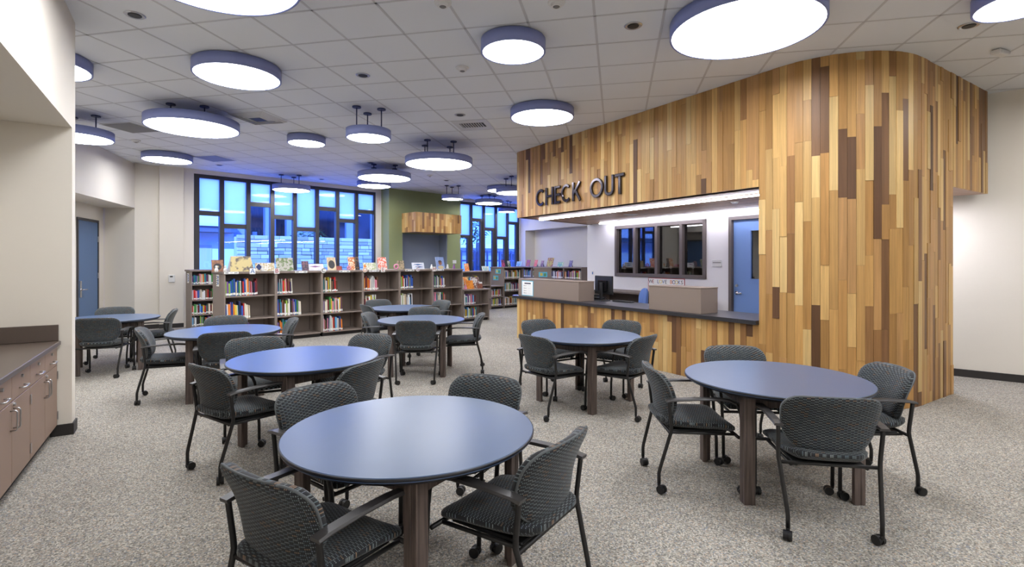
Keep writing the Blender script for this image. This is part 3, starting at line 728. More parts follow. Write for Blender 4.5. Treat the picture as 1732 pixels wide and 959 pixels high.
lamp(.012, 5.12, .323, FZ, 'small flush drum lamp at the top centre of the ceiling')
lamp(.44, 7.46, .463, FZ, 'medium flush drum lamp directly left of the wooden header top')
lamp(2.12, 4.65, .655, FZ, 'largest looking flush drum lamp in front of the wooden tower')
lamp(4.17, 4.17, .32, FZ, 'flush drum lamp cut by the top right corner of the photo')
lamp(-2.2, 3.75, .61, FZ, 'big flush drum lamp cut by the top edge left of centre')
# unseen drum lamps of the same kind, added out of view to light the room
for i, (x, y, r) in enumerate(((1.9, 1.3, .46), (3.6, .6, .63), (6.6, 2.6, .46), (1.2, -2.2, .63), (5.4, -2.6, .63), (8.6, -.8, .63), (6.5, 4.75, .46))):
    lamp(x, y, r, FZ, 'drum lamp on the ceiling behind the viewpoint, '+ORD[i]+' of seven')
# strip lights under the soffit
def strip(a0, a1, b, label):
    t = thing('strip_light', label, 'strip light', (*AB(a0, b), SOF), RAB)
    MB().bbox(0, a1-a0, -.025, .025, -.012, 0, .002).build('housing', 'white_plastic', t)
    MB().bbox(.01, a1-a0-.01, -.02, .02, -.03, -.012, .004).build('lens', 'strip_lens', t)
strip(-8.72, -3.5, 6.30, 'long white linear strip light under the soffit, nearer the counter front')
strip(-8.85, -3.5, 8.10, 'long white linear strip light under the soffit, along the back wall')
t = thing('corridor_light', 'ceiling light in the passage behind the wooden tower', 'ceiling lamp', (*AB(-2.8, 8.1), SOF))
MB().lathe([(.28,-.05), (.29,0), (0,0)], 28).build('housing', 'white_plastic', t); MB().lathe([(0,-.056), (.27,-.056), (.27,-.05), (0,-.05)], 28).build('lens', 'strip_lens', t)

# ------------------------------------------------------------------ ceiling fittings
def cpos(px, py): 
    y = 864*(CEIL-EYE)/(441.5-py); return ((px-866)/864*y, y)
DL = [((228,25),'nearest the left wall bulkhead'), ((614,127),'between the middle rows of tiles'), ((778,194),'just above the slotted vent'), ((1071,43),'between the two front drum lamps'), ((1639,43),'tucked beside the top right drum lamp'), ((371,279),'nearest the large window, left'), ((544,303),'nearest the large window, right'), ((755,305),'in front of the green wall'), ((627,275),'above the large short-stemmed lamp')]
for (p, lab) in DL:
    x, y = cpos(*p)
    t = thing('recessed_downlight', 'small round recessed ceiling downlight '+lab, 'downlight', (x, y, CEIL-.003), group='recessed downlights')
    MB().lathe([(.055,-.004), (.075,-.008), (.085,0), (.055,.001)], 24).build('trim_ring', 'steel', t)
    MB().lathe([(0,-.010), (.05,-.009), (.054,-.005)], 24).build('lens', 'black_plastic', t)
for p, lab in (((782,114),'left of the small flush lamp'), ((749,3),'at the top edge of the photo'), ((230,237),'above the far left bulkhead'), ((605,296),'left of the short-stemmed large lamp'), ((727,296),'under the four-stemmed large lamp'), ((941,3),'at the top edge right of centre')):
    x, y = cpos(*p)
    t = thing('smoke_detector', 'white round ceiling detector '+lab, 'detector', (x, y, CEIL-.003), group='ceiling detectors')
    MB().lathe([(.075,0), (.072,-.015), (.05,-.02), (.045,-.04), (0,-.042)][::-1], 24).build('housing', 'white_plastic', t)
    MB().lathe([(0,-.046), (.022,-.046), (.03,-.041)], 16).build('sensor', 'vent_grey', t)
x, y = cpos(1692,85); t = thing('motion_sensor', 'white ceiling motion sensor near the right wall', 'sensor', (x, y, CEIL-.003), .4)
b = MB(); b.bbox(-.1, .1, -.045, .045, -.05, 0, .012); b.build('housing', 'white_plastic', t); MB().bbox(-.085, .085, -.05, -.03, -.045, -.012, .006).build('lens', 'vent_white', t)
# vents
x, y = cpos(437,199); t = thing('ceiling_diffuser', 'square four-way supply vent beside the large short-stemmed lamp', 'vent', (x, y, CEIL-.003), -GA)
for k, s_ in enumerate((.30, .22, .14)):
    b = MB(); w = .045
    for sx in (0, 1, 2, 3):
        ca, sa = cos(sx*pi/2), sin(sx*pi/2)
        q = [(-s_,-s_,-.002-k*.002), (s_,-s_,-.002-k*.002), (s_-w,-s_+w,-.028), (-s_+w,-s_+w,-.028)]
        q = [(px*ca-py*sa, px*sa+py*ca, z) for px, py, z in q]; b.add(q, [(3,2,1,0)])
    b.build('louvre_ring', 'vent_white', t)
MB().box(-.095, .095, -.095, .095, -.03, -.02).build('core', 'vent_dark', t)
x, y = cpos(800,211); t = thing('ceiling_register', 'slotted supply vent in the ceiling left of the header', 'vent', (x, y, CEIL-.003), -GA)
MB().box(-.29, .29, -.29, .29, -.004, 0).build('panel', 'vent_white', t)
MB().box(-.2, .2, -.12, .12, -.006, -.004).build('throat', 'vent_dark', t)
for i in range(9): MB().box(-.18+i*.042, -.168+i*.042, -.12, .12, -.014, -.006).build('louvre', 'vent_white', t)
for p, lab in (((222,216),'near the left bulkhead'), ((363,268),'near the large window')):
    x, y = cpos(*p); t = thing('return_grille', 'grey perforated square return air panel '+lab, 'vent', (x, y, CEIL-.003), -GA)
    MB().box(-.3, .3, -.3, .3, -.004, 0).build('frame', 'vent_white', t); MB().box(-.275, .275, -.275, .275, -.006, -.004).build('perforated_plate', 'vent_grey', t)
for b_, s_, lab in ((7.1,.14,'round white speaker disc on the wooden soffit'), (6.9,.06,'white sensor dome on the wooden soffit')):
    t = thing('soffit_disc', lab, 'speaker' if s_ > .1 else 'sensor', (*AB(-6.9 if s_ > .1 else -4.6, b_), SOF))
    MB().lathe([(0,-.03 if s_ < .1 else -.012), (s_*.6,-.028 if s_ < .1 else -.012), (s_,0)], 28).build('housing', 'white_plastic', t)

# ------------------------------------------------------------------ chairs
def pad(nu, nv, fn):
    b = MB(); b.smooth = True; vs = []; fs = []
    for j in range(nv+1):
        for i in range(nu+1):
            f, k = fn(-1+2*i/nu, j/nv); vs.append(f)
    o = len(vs)
    for j in range(nv+1):
        for i in range(nu+1):
            f, k = fn(-1+2*i/nu, j/nv); vs.append(k)
    w = nu+1
    for j in range(nv):
        for i in range(nu):
            a = j*w+i; fs.append((a, a+1, a+1+w, a+w)); fs.append((o+a, o+a+w, o+a+1+w, o+a+1))
    for i in range(nu):
        fs.append((i, o+i, o+i+1, i+1)); a = nv*w+i; fs.append((a, a+1, o+a+1, o+a))
    for j in range(nv):
        a = j*w; fs.append((a, a+w, o+a+w, o+a)); a = j*w+nu; fs.append((a, o+a, o+a+w, a+w))
    return b.add(vs, fs)
def rr(v, Hh, W0, r0, r1):   # half width of a rounded shape at height v*Hh
    z = v*Hh; w = W0
    if z < r0: w = W0-r0*.75+.75*sqrt(max(0, r0*r0-(r0-z)**2))
    if z > Hh-r1: w = W0-r1+sqrt(max(0, r1*r1-(z-Hh+r1)**2))
    return w
def ease(v): return .5-.5*cos(pi*v)
BH = .335
def back_c(u, v):
    W0 = .235+.03*v; w = rr(v, BH, W0, .15, .09); x = u*w
    y = -.225-.095*v**1.3+.055*(x/.26)**2+.02*sin(pi*v)
    z = .48+BH*v-.012*(x/.26)**2*(1 if v > .5 else -1)*abs(v-.5)*2
    return x, y, z
def back_fn(u, v):
    v2 = ease(v); u2 = sin(u*pi/2)
    x, y, z = back_c(u2, v2)
    e = max(abs(u2)**9, abs(2*v2-1)**9); th = .030*(1-e)+.018
    return (x, y+th, z), (x, y-th*.62, z)
def seat_fn(u, v):
    v2 = ease(v); u2 = sin(u*pi/2); y = -.275+.525*v2
    W0 = .215+.035*v2; w = rr(v2, .525, W0, .14, .09); x = u2*w
    zc = .450+.028*(1-v2)**3-(.035*((v2-.75)/.25)**2 if v2 > .75 else 0)+.01*(x/.25)**2
    e = max(abs(u2)**6, abs(2*v2-1)**6); th = .042*(1-e)+.010
    return (x, y, zc+th*.6), (x, y, zc-th)
def outline(fn, off):
    pts = []
    N = 14
    for i in range(N+1): pts.append(fn(sin((-1+2*i/N)*pi/2), 0))
    for i in range(1, N+1): pts.append(fn(1, ease(i/N)))
    for i in range(1, N+1): pts.append(fn(sin((1-2*i/N)*pi/2), 1))
    for i in range(1, N): pts.append(fn(-1, ease(1-i/N)))
    return [(x, y+off, z) for x, y, z in pts]
ME = {}
ME['backrest'] = pad(16, 14, back_fn).mesh('backrest', 'fabric_back')
ol = outline(back_c, -.006); b = MB(); b.smooth = True; b.tube(ol+ol[:2], .006, 6); ME['piping'] = b.mesh('piping', 'piping')
ME['seat'] = pad(16, 14, seat_fn).mesh('seat', 'fabric_seat')
b = MB(); b.bbox(-.19, .19, -.19, .19, .392, .41, .006); ME['seat_pan'] = b.mesh('seat_pan', 'black_plastic')
def mirror(path, s): return [(x*s, y, z) for x, y, z in path]
RL = [(.24,-.285,.062), (.24,-.285,.13), (.242,-.279,.16), (.262,-.215,.40), (.266,-.208,.43), (.268,-.21,.47), (.272,-.225,.60), (.274,-.227,.628)]
FL_ = [(.262,.285,.062), (.262,.283,.2), (.268,.262,.48), (.272,.250,.55), (.274,.234,.592), (.275,.205,.622)]
ARM = [(.274,-.245,.628), (.275,-.2,.636), (.276,-.05,.644), (.276,.1,.643), (.275,.165,.636), (.275,.212,.617)]
for s_, nm in ((1, 'r'), (-1, 'l')):
    b = MB(); b.smooth = True; b.tube(mirror(RL, s_), .0125, 8); ME['rear_leg'+nm] = b.mesh('rear_leg', 'black_metal')
    b = MB(); b.smooth = True; b.tube(mirror(FL_, s_), .0125, 8); ME['front_leg'+nm] = b.mesh('front_leg', 'black_metal')
    b = MB(); b.sweep(mirror(ARM, s_), [(-.024,-.006), (.024,-.006), (.027,0), (.022,.009), (-.022,.009), (-.027,0)]); ME['armrest'+nm] = b.mesh('armrest', 'arm_plastic')
b = MB(); b.smooth = True
b.tube([(-.262,-.21,.405), (.262,-.21,.405)], .011); b.tube([(-.268,.24,.385), (.268,.24,.385)], .011); b.tube([(-.2,-.21,.395), (-.2,.24,.385)], .01); b.tube([(.2,-.21,.395), (.2,.24,.385)], .01)
ME['cross_bar'] = b.mesh('cross_bar', 'black_metal')
b = MB(); b.disc_x(-.0145, 0, .0275, .0275, .017); b.disc_x(.0145, 0, .0275, .0275, .017); b.disc_x(0, 0, .03, .022, .014)
b.smooth = True; b.tube([(0,-.012,.03), (0,-.022,.05), (0,-.022,.075)], .011, 8)
ME['caster'] = b.mesh('caster', 'black_plastic')
def chair(x, y, fx, fy, label):
    rz = atan2(fy, fx)-pi/2
    t = thing('armchair', label, 'chair', (x, y, 0), rz, 'grey patterned armchairs on casters')
    bk = place('backrest', ME['backrest'], t); place('piping', ME['piping'], bk)
    place('seat', ME['seat'], t); place('seat_pan', ME['seat_pan'], t); place('cross_bar', ME['cross_bar'], t)
    for k in 'rl':
        for p in ('rear_leg', 'front_leg', 'armrest'): place('leg' if 'leg' in p else p, ME[p+k], t)
    for cx, cy in ((.24,-.285), (-.24,-.285), (.262,.285), (-.262,.285)):
        a = random.uniform(0, 2*pi); place('caster', ME['caster'], t, (cx-.022*sin(a), cy+.022*cos(a), 0), (0, 0, a))
    return t
CH = 'grey patterned armchair '
chair(-.77, 2.07, .52, .854, CH+'at the nearest table, front left, seen from behind')
chair(-.01, 2.36, -.83, .557, CH+'at the nearest table, front right, turned sideways')
chair(-.97, 2.90, .80, -.60, CH+'at the nearest table, back left, facing the viewer')
chair(-.28, 3.08, -.45, -.89, CH+'at the nearest table, back right, facing the viewer')
chair(1.85, 3.13, .18, .98, CH+'in front of the rightmost table, seen from behind')
chair(1.29, 3.70, 1, -.03, CH+'left of the rightmost table, seen from its side')
chair(1.93, 4.24, -.08, -1, CH+'behind the rightmost table against the wooden desk')
chair(2.45, 3.68, -1, .05, CH+'right of the rightmost table, nearest the wooden tower')
chair(.43, 5.36, .78, .62, CH+'front left of the table before the check-out desk')
chair(1.157, 5.37, -.75, .66, CH+'front right of the table before the check-out desk')
chair(.465, 6.30, .55, -.83, CH+'back left of the table before the check-out desk')
chair(1.24, 6.25, -.6, -.8, CH+'back right of the table before the check-out desk')
chair(-2.08, 3.94, .557, .83, CH+'front left of the second nearest left table')
chair(-1.35, 3.93, -.94, .34, CH+'front right of the second nearest left table')
chair(-2.40, 4.80, .5, -.87, CH+'back left of the second nearest left table')
chair(-1.54, 4.99, -.4, -.9, CH+'back right of the second nearest left table')
chair(-3.94, 5.89, .87, .495, CH+'left side of the table with the bluest top')
chair(-3.18, 5.69, -.45, .89, CH+'in front of the table with the bluest top')
chair(-3.80, 6.77, .45, -.89, CH+'behind the table with the bluest top, before bookcase')
chair(-3.12, 6.60, -.87, -.5, CH+'right of the table with the bluest top')
chair(-1.24, 6.755, -.05, 1, CH+'in front of the centre table, seen squarely from behind')
chair(-.72, 7.35, -1, -.1, CH+'right of the centre table, facing left')
chair(-1.84, 7.45, 1, -.05, CH+'left of the centre table, facing right')
chair(-1.40, 8.07, .1, -1, CH+'behind the centre table, facing the viewer')
chair(-2.32, 9.00, .8, .6, CH+'front left of the farthest table by the bookcase')
chair(-2.46, 9.76, .6, -.8, CH+'back left of the farthest table by the bookcase')
chair(-1.52, 9.62, -.7, -.7, CH+'back right of the farthest table by the bookcase')
chair(-1.60, 8.82, -.7, .7, CH+'front right of the farthest table by the bookcase')
chair(-5.61, 7.03, -.35, .94, CH+'in front of the leftmost table, seen from behind')
chair(-6.34, 8.11, .5, -.86, CH+'behind the leftmost table, before the left wall')
chair(-5.55, 7.88, -.87, -.5, CH+'right of the leftmost table, facing left')

# ------------------------------------------------------------------ tables
TR, TH = .61, .74
b = MB(); b.smooth = False; b.lathe([(0,TH-.02), (TR-.004,TH-.02), (TR-.004,TH-.0035), (TR-.007,TH), (0,TH)], 96); ME['table_top'] = b.mesh('table_top', 'table_blue')
b = MB(); b.lathe([(TR-.028,TH-.038), (TR-.003,TH-.016), (TR,TH-.012), (TR-.001,TH-.004), (TR-.0045,TH-.0028)], 96); b.f.pop(); b.m.pop(); b.c.pop(); b.sm.pop()
b.sm = [True]*len(b.sm); ME['edge_band'] = b.mesh('edge_band', 'table_edge')
b = MB(); b.bbox(-.036, .036, .006, .036, 0, .703, .003); b.bbox(.006, .036, -.036, .004, 0, .703, .003); ME['table_leg'] = b.mesh('table_leg', 'leg_oak')
b = MB(); b.bbox(-.31, .31, -.011, .011, .615, .702, .002); ME['apron'] = b.mesh('apron', 'leg_oak')
def table(x, y, ang, label):
    t = thing('round_table', label, 'table', (x, y, 0), radians(ang), 'round blue-topped tables')
    place('table_top', ME['table_top'], t); place('edge_band', ME['edge_band'], t)
    for k in range(4):
        a = k*pi/2; r = .50
        place('leg', ME['table_leg'], t, (r*cos(a), r*sin(a), 0), (0, 0, a-pi/4))
        place('apron', ME['apron'], t, (.345*cos(a+pi/4), .345*sin(a+pi/4), 0), (0, 0, a+pi/4+pi/2))
table(-.501, 2.553, -77, 'round blue-topped table with dark oak legs, the nearest one')
table(1.882, 3.668, 45, 'round blue-topped table, the rightmost, before the wooden tower')
table(-1.784, 4.411, 8, 'round blue-topped table behind and left of the nearest one')
table(.823, 5.745, 0, 'round blue-topped table in front of the check-out desk')
table(-3.433, 6.112, -14, 'round table with strongly blue top, before the bookcase\'s left end')
table(-1.289, 7.283, 45, 'round blue-topped table in the centre of the room')
table(-1.92, 9.12, -10, 'round blue-topped table farthest away, against the long bookcase')
table(-5.87, 7.46, -7, 'round blue-topped table at far left, cut by the near wall')

# ------------------------------------------------------------------ bookcases and books
book = MB(); book.mi = 0
book.box(-.5, -.40, 0, 1, 0, 1); book.box(.40, .5, 0, 1, 0, 1); book.box(-.5, .5, -.03, .0, 0, 1)
book.mi = 1; book.box(-.40, .40, .0, .96, .015, .985)
book.mi = 2; book.box(-.505, .505, -.034, -.02, .06, .19)
BOOK = book.mesh('book', ['book_cover', 'paper', 'paper'])
BCOL = [('white',(232,232,228)), ('white',(236,234,230)), ('cream',(232,222,200)), ('white',(228,230,232)), ('white',(222,224,226)), ('red',(196,44,40)), ('blue',(44,84,168)), ('light blue',(110,170,214)), ('orange',(226,128,48)), ('yellow',(226,196,66)), ('green',(70,140,72)), ('teal',(40,130,140)), ('navy',(34,44,92)), ('black',(34,33,36)), ('pink',(222,140,160)), ('purple',(112,78,138)), ('cream',(226,210,178)), ('brown',(116,80,58)), ('maroon',(116,36,44)), ('lime green',(150,186,74)), ('grey',(150,150,152))]
SHELF_BOOKS = []     # (score, loc, rz, lean, dims, colour, label, group)
def fill(o, rz, x0, x1, yf, z, hmax, where, group, tmin=.016, tmax=.036, lean=0.):
    x = x0; i = 0; c, s = cos(rz), sin(rz)
    while True:
        t = random.uniform(tmin, tmax)
        if x+t > x1: break
        hh = hmax*random.uniform(.68, .98); dp = random.uniform(.16, .22)
        cn, cc = random.choice(BCOL); f = random.uniform(.85, 1.1)
        lx, ly = x+t/2, yf+random.uniform(0, .025); ln = random.uniform(0, .03)+lean*(.5+.5*x/x1)
        wx, wy = o[0]+lx*c-ly*s, o[1]+lx*s+ly*c
        SHELF_BOOKS.append((hh*t/wy**2, (wx, wy, z), rz, -ln if lean >= 0 else ln, (t-.002, dp, hh), srgb(*[min(255, k*f) for k in cc]), cn+' book, '+ORD[min(i, 31)]+' from left '+where, group))
        x += t+.001+(lean*.02); i += 1
TIERN = {3: ['top', 'middle', 'bottom'], 4: ['top', 'second', 'third', 'bottom'], 2: ['upper', 'lower'], 1: ['only']}
def bookcase(o, rz, label, width, H_, depth, shelves, back=None, end_l=False, end_r=False, group='taupe bookcase units'):
    t = thing('bookcase', label, 'bookcase', (*o, 0), rz, group)
    back = depth/2 if back is None else back
    MB().bbox(0, .025, 0, depth, 0 if end_l else .09, H_, .002).build('side_panel', 'taupe', t); MB().bbox(width-.025, width, 0, depth, 0 if end_r else .09, H_, .002).build('side_panel', 'taupe', t)
    MB().box(.025, width-.025, back-.006, back+.006, .09, H_).build('back_panel', 'taupe', t)
    for z in shelves: MB().bbox(.0255, width-.0255, .004, back-.007, z-.025, z, .002).build('shelf', 'taupe', t)
    MB().box(.026, width-.026, .05, depth-.05, 0, shelves[-1]-.026).build('plinth', 'toe_kick', t)
    for x in (.10, width-.10): MB().box(x-.006, x+.006, back-.012, back-.0065, .12, H_-.03).build('shelf_standard', 'taupe_dark', t)
    return t
BA = atan2(.676, .737); B0 = (-5.284, 9.374); BD = .85
def BL(s, d): return (B0[0]+s*.737-d*.676, B0[1]+s*.676+d*.737)
SH3 = (.917, .485, .095)
FILL = [(.66,.50,.5), (.37,.55,.36), (.40,.50,.50), (.42,.38,.4), (.43,.43,.4), (.47,.47,.4)]
for k in range(6):
    o = BL(k*.91, 0)
    bookcase(o, BA, 'taupe bookcase unit, '+ORD[k]+' from the left in the long row', .91, 1.33, BD, SH3, end_l=(k == 0), end_r=(k == 5))
    for j, z in enumerate(SH3):
        fill(o, BA, .032, .032+.85*FILL[k][j], .03, z+.001, (.34 if j else .33), 'on %s shelf of %s bay' % (TIERN[3][j], ORD[k])+' in long bookcase', 'books in the long bookcase', lean=.02)
t = MB(); t.bbox(-.02, 5.48, -.02, BD+.02, 1.331, 1.372, .004); o = t.build('display_ledge', 'taupe'); o.location = (*B0, 0); o.rotation_euler = (0, 0, BA)
tag(o, 'long taupe top running over the six bookcase units', 'shelf top')
# end sign plates on the left end panels
def end_card(loc, rz, label):
    t = thing('end_card', label, 'sign', loc, rz)
    MB().box(-.09, .09, -.006, 0, -.11, .11).build('card', 'paper', t)
    for z in (-.075, -.02, .04): MB().box(.005, .075, -.0075, -.006, z, z+.045).build('blue_block', 'task_blue', t)
    for z in (-.08, -.04, .0, .04, .08): MB().box(-.075, -.015, -.0075, -.006, z-.006, z+.006).build('text_line', 'ink', t)
end_card((*BL(-.001, .45), 1.20), BA-pi/2, 'white and blue shelf card on the end of the long bookcase')
# unit at the far right end: lower, with slanted display on top
o = BL(5.46+.02, 0)
bookcase(o, BA, 'low taupe bookcase unit at the right end of the long row', .87, .80, .6, (.44, .095), end_r=True)
fill(o, BA, .03, .44, .03, .441, .29, 'on upper shelf of low end bookcase', 'books in the low end bookcase', lean=.09)
fill(o, BA, .03, .46, .03, .096, .30, 'on lower shelf of low end bookcase', 'books in the low end bookcase', lean=.02)
t = MB(); t.bbox(0, .88, -.015, .6, .801, .838, .004); q = t.build('display_ledge', 'taupe'); q.location = (*o, 0); q.rotation_euler = (0, 0, BA); tag(q, 'short taupe top over the low end bookcase', 'shelf top')
LOWO = o
# bookcase behind the long row on the left
C0 = (-7.2, 11.45)
SH4 = (1.04, .69, .36, .095)
bookcase(C0, BA, 'taupe bookcase behind the long row, left, by the window', .91, 1.33, .55, SH4, back=.3, end_l=True)
for j, z in enumerate(SH4): fill(C0, BA, .03, .88, .03, z+.001, .25, 'on %s shelf of bookcase by window' % TIERN[4][j], 'books in the bookcase by the window', .02, .04)
t = MB(); t.bbox(-.02, 1.4, -.02, .57, 1.331, 1.372, .004); q = t.build('display_ledge', 'taupe'); q.location = (*C0, 0); q.rotation_euler = (0, 0, BA); tag(q, 'taupe top of the bookcase by the large window', 'shelf top')
end_card((C0[0]-.28*.676, C0[1]+.28*.737, 1.18), BA-pi/2, 'white and blue shelf card on the end of bookcase by window')
# rows behind on the right
o2 = (-1.45, 14.9)
bookcase(o2, BA, 'taupe bookcase behind the low unit, before the far window', 1.1, 1.23, .5, (.84, .45, .095))
fill(o2, BA, .05, .6, .03, .841, .3, 'on top shelf behind the low unit', 'books behind the low unit')
t = MB(); t.bbox(-.5, 1.1, -.02, .52, 1.231, 1.27, .004); q = t.build('display_ledge', 'taupe'); q.location = (*o2, 0); q.rotation_euler = (0, 0, BA); tag(q, 'taupe top of the bookcase before the far window', 'shelf top')
o3 = (-.69, 16.6)
bookcase(o3, BA, 'small low taupe bookcase against the end of the far row', .57, .72, .5, (.40, .095), back=.28, end_l=True)
fill(o3, BA, .03, .5, .03, .401, .26, 'on upper shelf of small far bookcase', 'books in the small far bookcase')
fill(o3, BA, .03, .53, .03, .096, .27, 'on lower shelf of small far bookcase', 'books in the small far bookcase')
t = MB(); t.bbox(-.01, .575, -.015, .5, .721, .755, .004); q = t.build('display_ledge', 'taupe'); q.location = (*o3, 0); q.rotation_euler = (0, 0, BA); tag(q, 'taupe top of the small low far bookcase', 'shelf top')
o4 = (o3[0]+.58*.737, o3[1]+.58*.676)
for k in range(1):
    ok = (o4[0]+k*.91*.737, o4[1]+k*.91*.676)
    bookcase(ok, BA, 'tall taupe bookcase between the far window and the right wall', .91, 1.33, .7, (.98, .56, .095), end_l=(k == 0))
    for j, z in enumerate((.98, .56, .095)): fill(ok, BA, .03, .80, .03, z+.001, .30, 'on %s shelf of %s far row unit' % (TIERN[3][j], ORD[k]), 'books in the far row')
t = MB(); t.bbox(-.02, .93, -.02, .72, 1.331, 1.372, .004); q = t.build('display_ledge', 'taupe'); q.location = (*o4, 0); q.rotation_euler = (0, 0, BA); tag(q, 'taupe top over the tall bookcase by the far window', 'shelf top')
# wall row at the right
for k in range(4):
    ok = AB(-16.3+k*.94, 10.72)
    bookcase(ok, RAB, 'taupe bookcase along the far right wall, %s unit' % ORD[k], .93, 1.33, .4, (.98, .56, .095), back=.38, end_r=(k == 3))
    for j, z in enumerate((.98,) if k < 3 else (.98, .56)): fill(ok, RAB, .03, .85, .03, z+.001, .28, 'on %s shelf of %s right wall unit' % (TIERN[3][j], ORD[k]), 'books along the right wall')
t = MB(); t.bbox(-.02, 3.78, -.02, .42, 1.331, 1.372, .004); q = t.build('display_ledge', 'taupe'); q.location = (*AB(-16.3, 10.72), 0); q.rotation_euler = (0, 0, RAB); tag(q, 'taupe top over the bookcases along the right wall', 'shelf top')
# projecting unit seen end-on
t = thing('bookcase', 'taupe bookcase seen end-on behind the check-out desk', 'bookcase', (.67, 15.5, 0), 0, 'taupe bookcase units')
MB().bbox(0, .53, 0, .025, 0, 1.33, .002).build('end_panel', 'taupe', t); MB().box(.02, .51, .026, .52, .09, 1.33).build('back_panel', 'taupe', t); MB().bbox(-.01, .54, -.01, .56, 1.331, 1.372, .003).build('top', 'taupe', t)
def nature_card(loc, rz, label):
    t = thing('picture_card', label, 'sign', loc, rz); MB().box(-.13, .13, -.006, 0, -.075, .075).build('card', 'sky_blue', t)
    MB().box(-.09, -.01, -.0075, -.006, -.04, .05).build('yellow_patch', 'card_yellow', t); MB().box(.02, .1, -.0075, -.006, -.05, .04).build('green_patch', 'card_green', t)
mat('card_yellow', (214,196,96), .6); mat('card_green', (92,150,104), .6)
nature_card((.94, 15.495, 1.16), 0, 'blue picture card on the end-on bookcase behind desk')
nature_card((o4[0]-.3*.676-.003, o4[1]+.3*.737, 1.22), BA-pi/2, 'blue picture card on the end of the far row, upper')
nature_card((o4[0]-.42*.676-.003, o4[1]+.42*.737, 1.0), BA-pi/2, 'blue picture card on the end of the far row, lower')
# lay out the shelf books: the 262 that show largest singly, the rest as stuff
SHELF_BOOKS.sort(key=lambda r: -r[0]); far = {}
for k, (sc, loc, rz, ln, dm, c, lab, grp) in enumerate(SHELF_BOOKS):
    if k < 262:
        q = place('book', BOOK, None, loc, (0, ln, rz), dm); q.color = c; tag(q, lab, 'book', grp)
    else:
        b = far.setdefault(grp, MB()); cz, sz = cos(rz), sin(rz)
        def P(x, y, z): return (loc[0]+x*cz-y*sz, loc[1]+x*sz+y*cz, loc[2]+z)
        t, dp, hh = dm
        b.col = c; b.hexa([P(-t/2,0,0), P(t/2,0,0), P(t/2,dp,0), P(-t/2,dp,0), P(-t/2,0,hh), P(t/2,0,hh), P(t/2,dp,hh), P(-t/2,dp,hh)])
        b.col = srgb(238,238,234); b.hexa([P(-t/2,-.003,.02), P(t/2,-.003,.02), P(t/2,-.0005,.02), P(-t/2,-.0005,.02), P(-t/2,-.003,.055), P(t/2,-.003,.055), P(t/2,-.0005,.055), P(-t/2,-.0005,.055)])
for grp, b in far.items(): tag(b.build('shelved_books', 'book_tint'), 'small '+grp+', many colours, too far to tell apart', 'books', kind='stuff')

# display books, signs and letters on the bookcase tops
def s_at(px, d, o=B0, w=(.737, .676)):
    n_ = (-w[1], w[0]); ox, oy = o[0]+d*n_[0], o[1]+d*n_[1]; r = (px-866)/864
    return (r*oy-ox)/(w[0]-r*w[1])
def disp(px, wpx, hpx, c1, c2, label, d=.16, kind='book', scale=14, o=B0, w=(.737, .676), zt=1.3725, thr=.5):
    s = s_at(px, d, o, w); x, y = o[0]+s*w[0]-d*w[1], o[1]+s*w[1]+d*w[0]; k = y/864
    # true width along the shelf from the apparent width
    W2 = wpx*k*(1.18 if w[1] > 0 else 1.7); H2 = hpx*k; rz = atan2(w[1], w[0])
    t = thing('display_book' if kind == 'book' else 'sign_holder', label, kind, (x, y, zt), rz)
    mn = 'cover_%d' % len(MATS); cover_mat(mn, c1, c2, scale/max(H2*3, .2), thr)
    b = MB(); tl = .28; th = .014
    def slab(y0, y1, x0, x1, z0, z1): b.hexa([(x0,y0+z0*tl,z0), (x1,y0+z0*tl,z0), (x1,y1+z0*tl,z0), (x0,y1+z0*tl,z0), (x0,y0+z1*tl,z1), (x1,y0+z1*tl,z1), (x1,y1+z1*tl,z1), (x0,y1+z1*tl,z1)])
    slab(0, .003, -W2/2, W2/2, 0, H2); b.build('cover', mn, t)
    b = MB(); slab(.0031, th, -W2/2+.004, W2/2-.004, .004, H2-.004); b.build('pages', 'paper', t)
    b = MB(); b.hexa([(-.03,.09,0), (.03,.09,0), (.03,.1,0), (-.03,.1,0), (-.03,th+H2*.7*tl,H2*.7), (.03,th+H2*.7*tl,H2*.7), (.03,th+.01+H2*.7*tl,H2*.7), (-.03,th+.01+H2*.7*tl,H2*.7)]); b.build('easel_leg', 'black_plastic', t)
    return t, W2, H2, tl
def emblem(t, W2, H2, tl, cx, cz, rx, rz_, m, n=20):
    b = MB(); z = lambda a: cz*H2+rz_*H2*sin(a)
    b.add([(cx*W2+rx*W2*cos(2*pi*i/n), z(2*pi*i/n)*tl-.0025, z(2*pi*i/n)) for i in range(n)], [tuple(reversed(range(n)))]); return b.build('cover_emblem', m, t)
mat('em_dark', (52,50,54), .5); mat('em_cream', (206,190,150), .5); mat('em_red', (170,48,56), .5); mat('em_orange', (224,134,60), .5); mat('em_pink', (226,150,180), .5); mat('em_purple', (140,90,150), .5); mat('em_blue', (40,96,160), .5); mat('em_skin', (150,104,84), .6); mat('em_navy', (34,50,100), .5)
a = disp(368.5, 15, 20, (156,112,84), (134,92,70), 'brown display book with dark disc, far left of the long top'); emblem(*a, 0, .42, .34, .28, 'em_dark'); emblem(*a, 0, .42, .12, .1, 'em_cream')
a = disp(449, 26, 14, (232,228,220), (198,180,140), 'white and navy sign holder beside the yellow tent display', kind='sign'); b = emblem(*a, -.32, .5, .16, .42, 'em_navy', 4)
a = disp(482.5, 24, 22, (190,188,176), (112,132,84), 'landscape display book with green plants and pale sky')
a = disp(517, 10, 16, (56,44,64), (120,70,90), 'narrow dark purple display book')
a = disp(535, 22, 11, (236,236,240), (220,220,232), 'white sign holder with purple writing right of narrow dark book', kind='sign'); emblem(*a, -.05, .6, .36, .12, 'em_purple', 4)
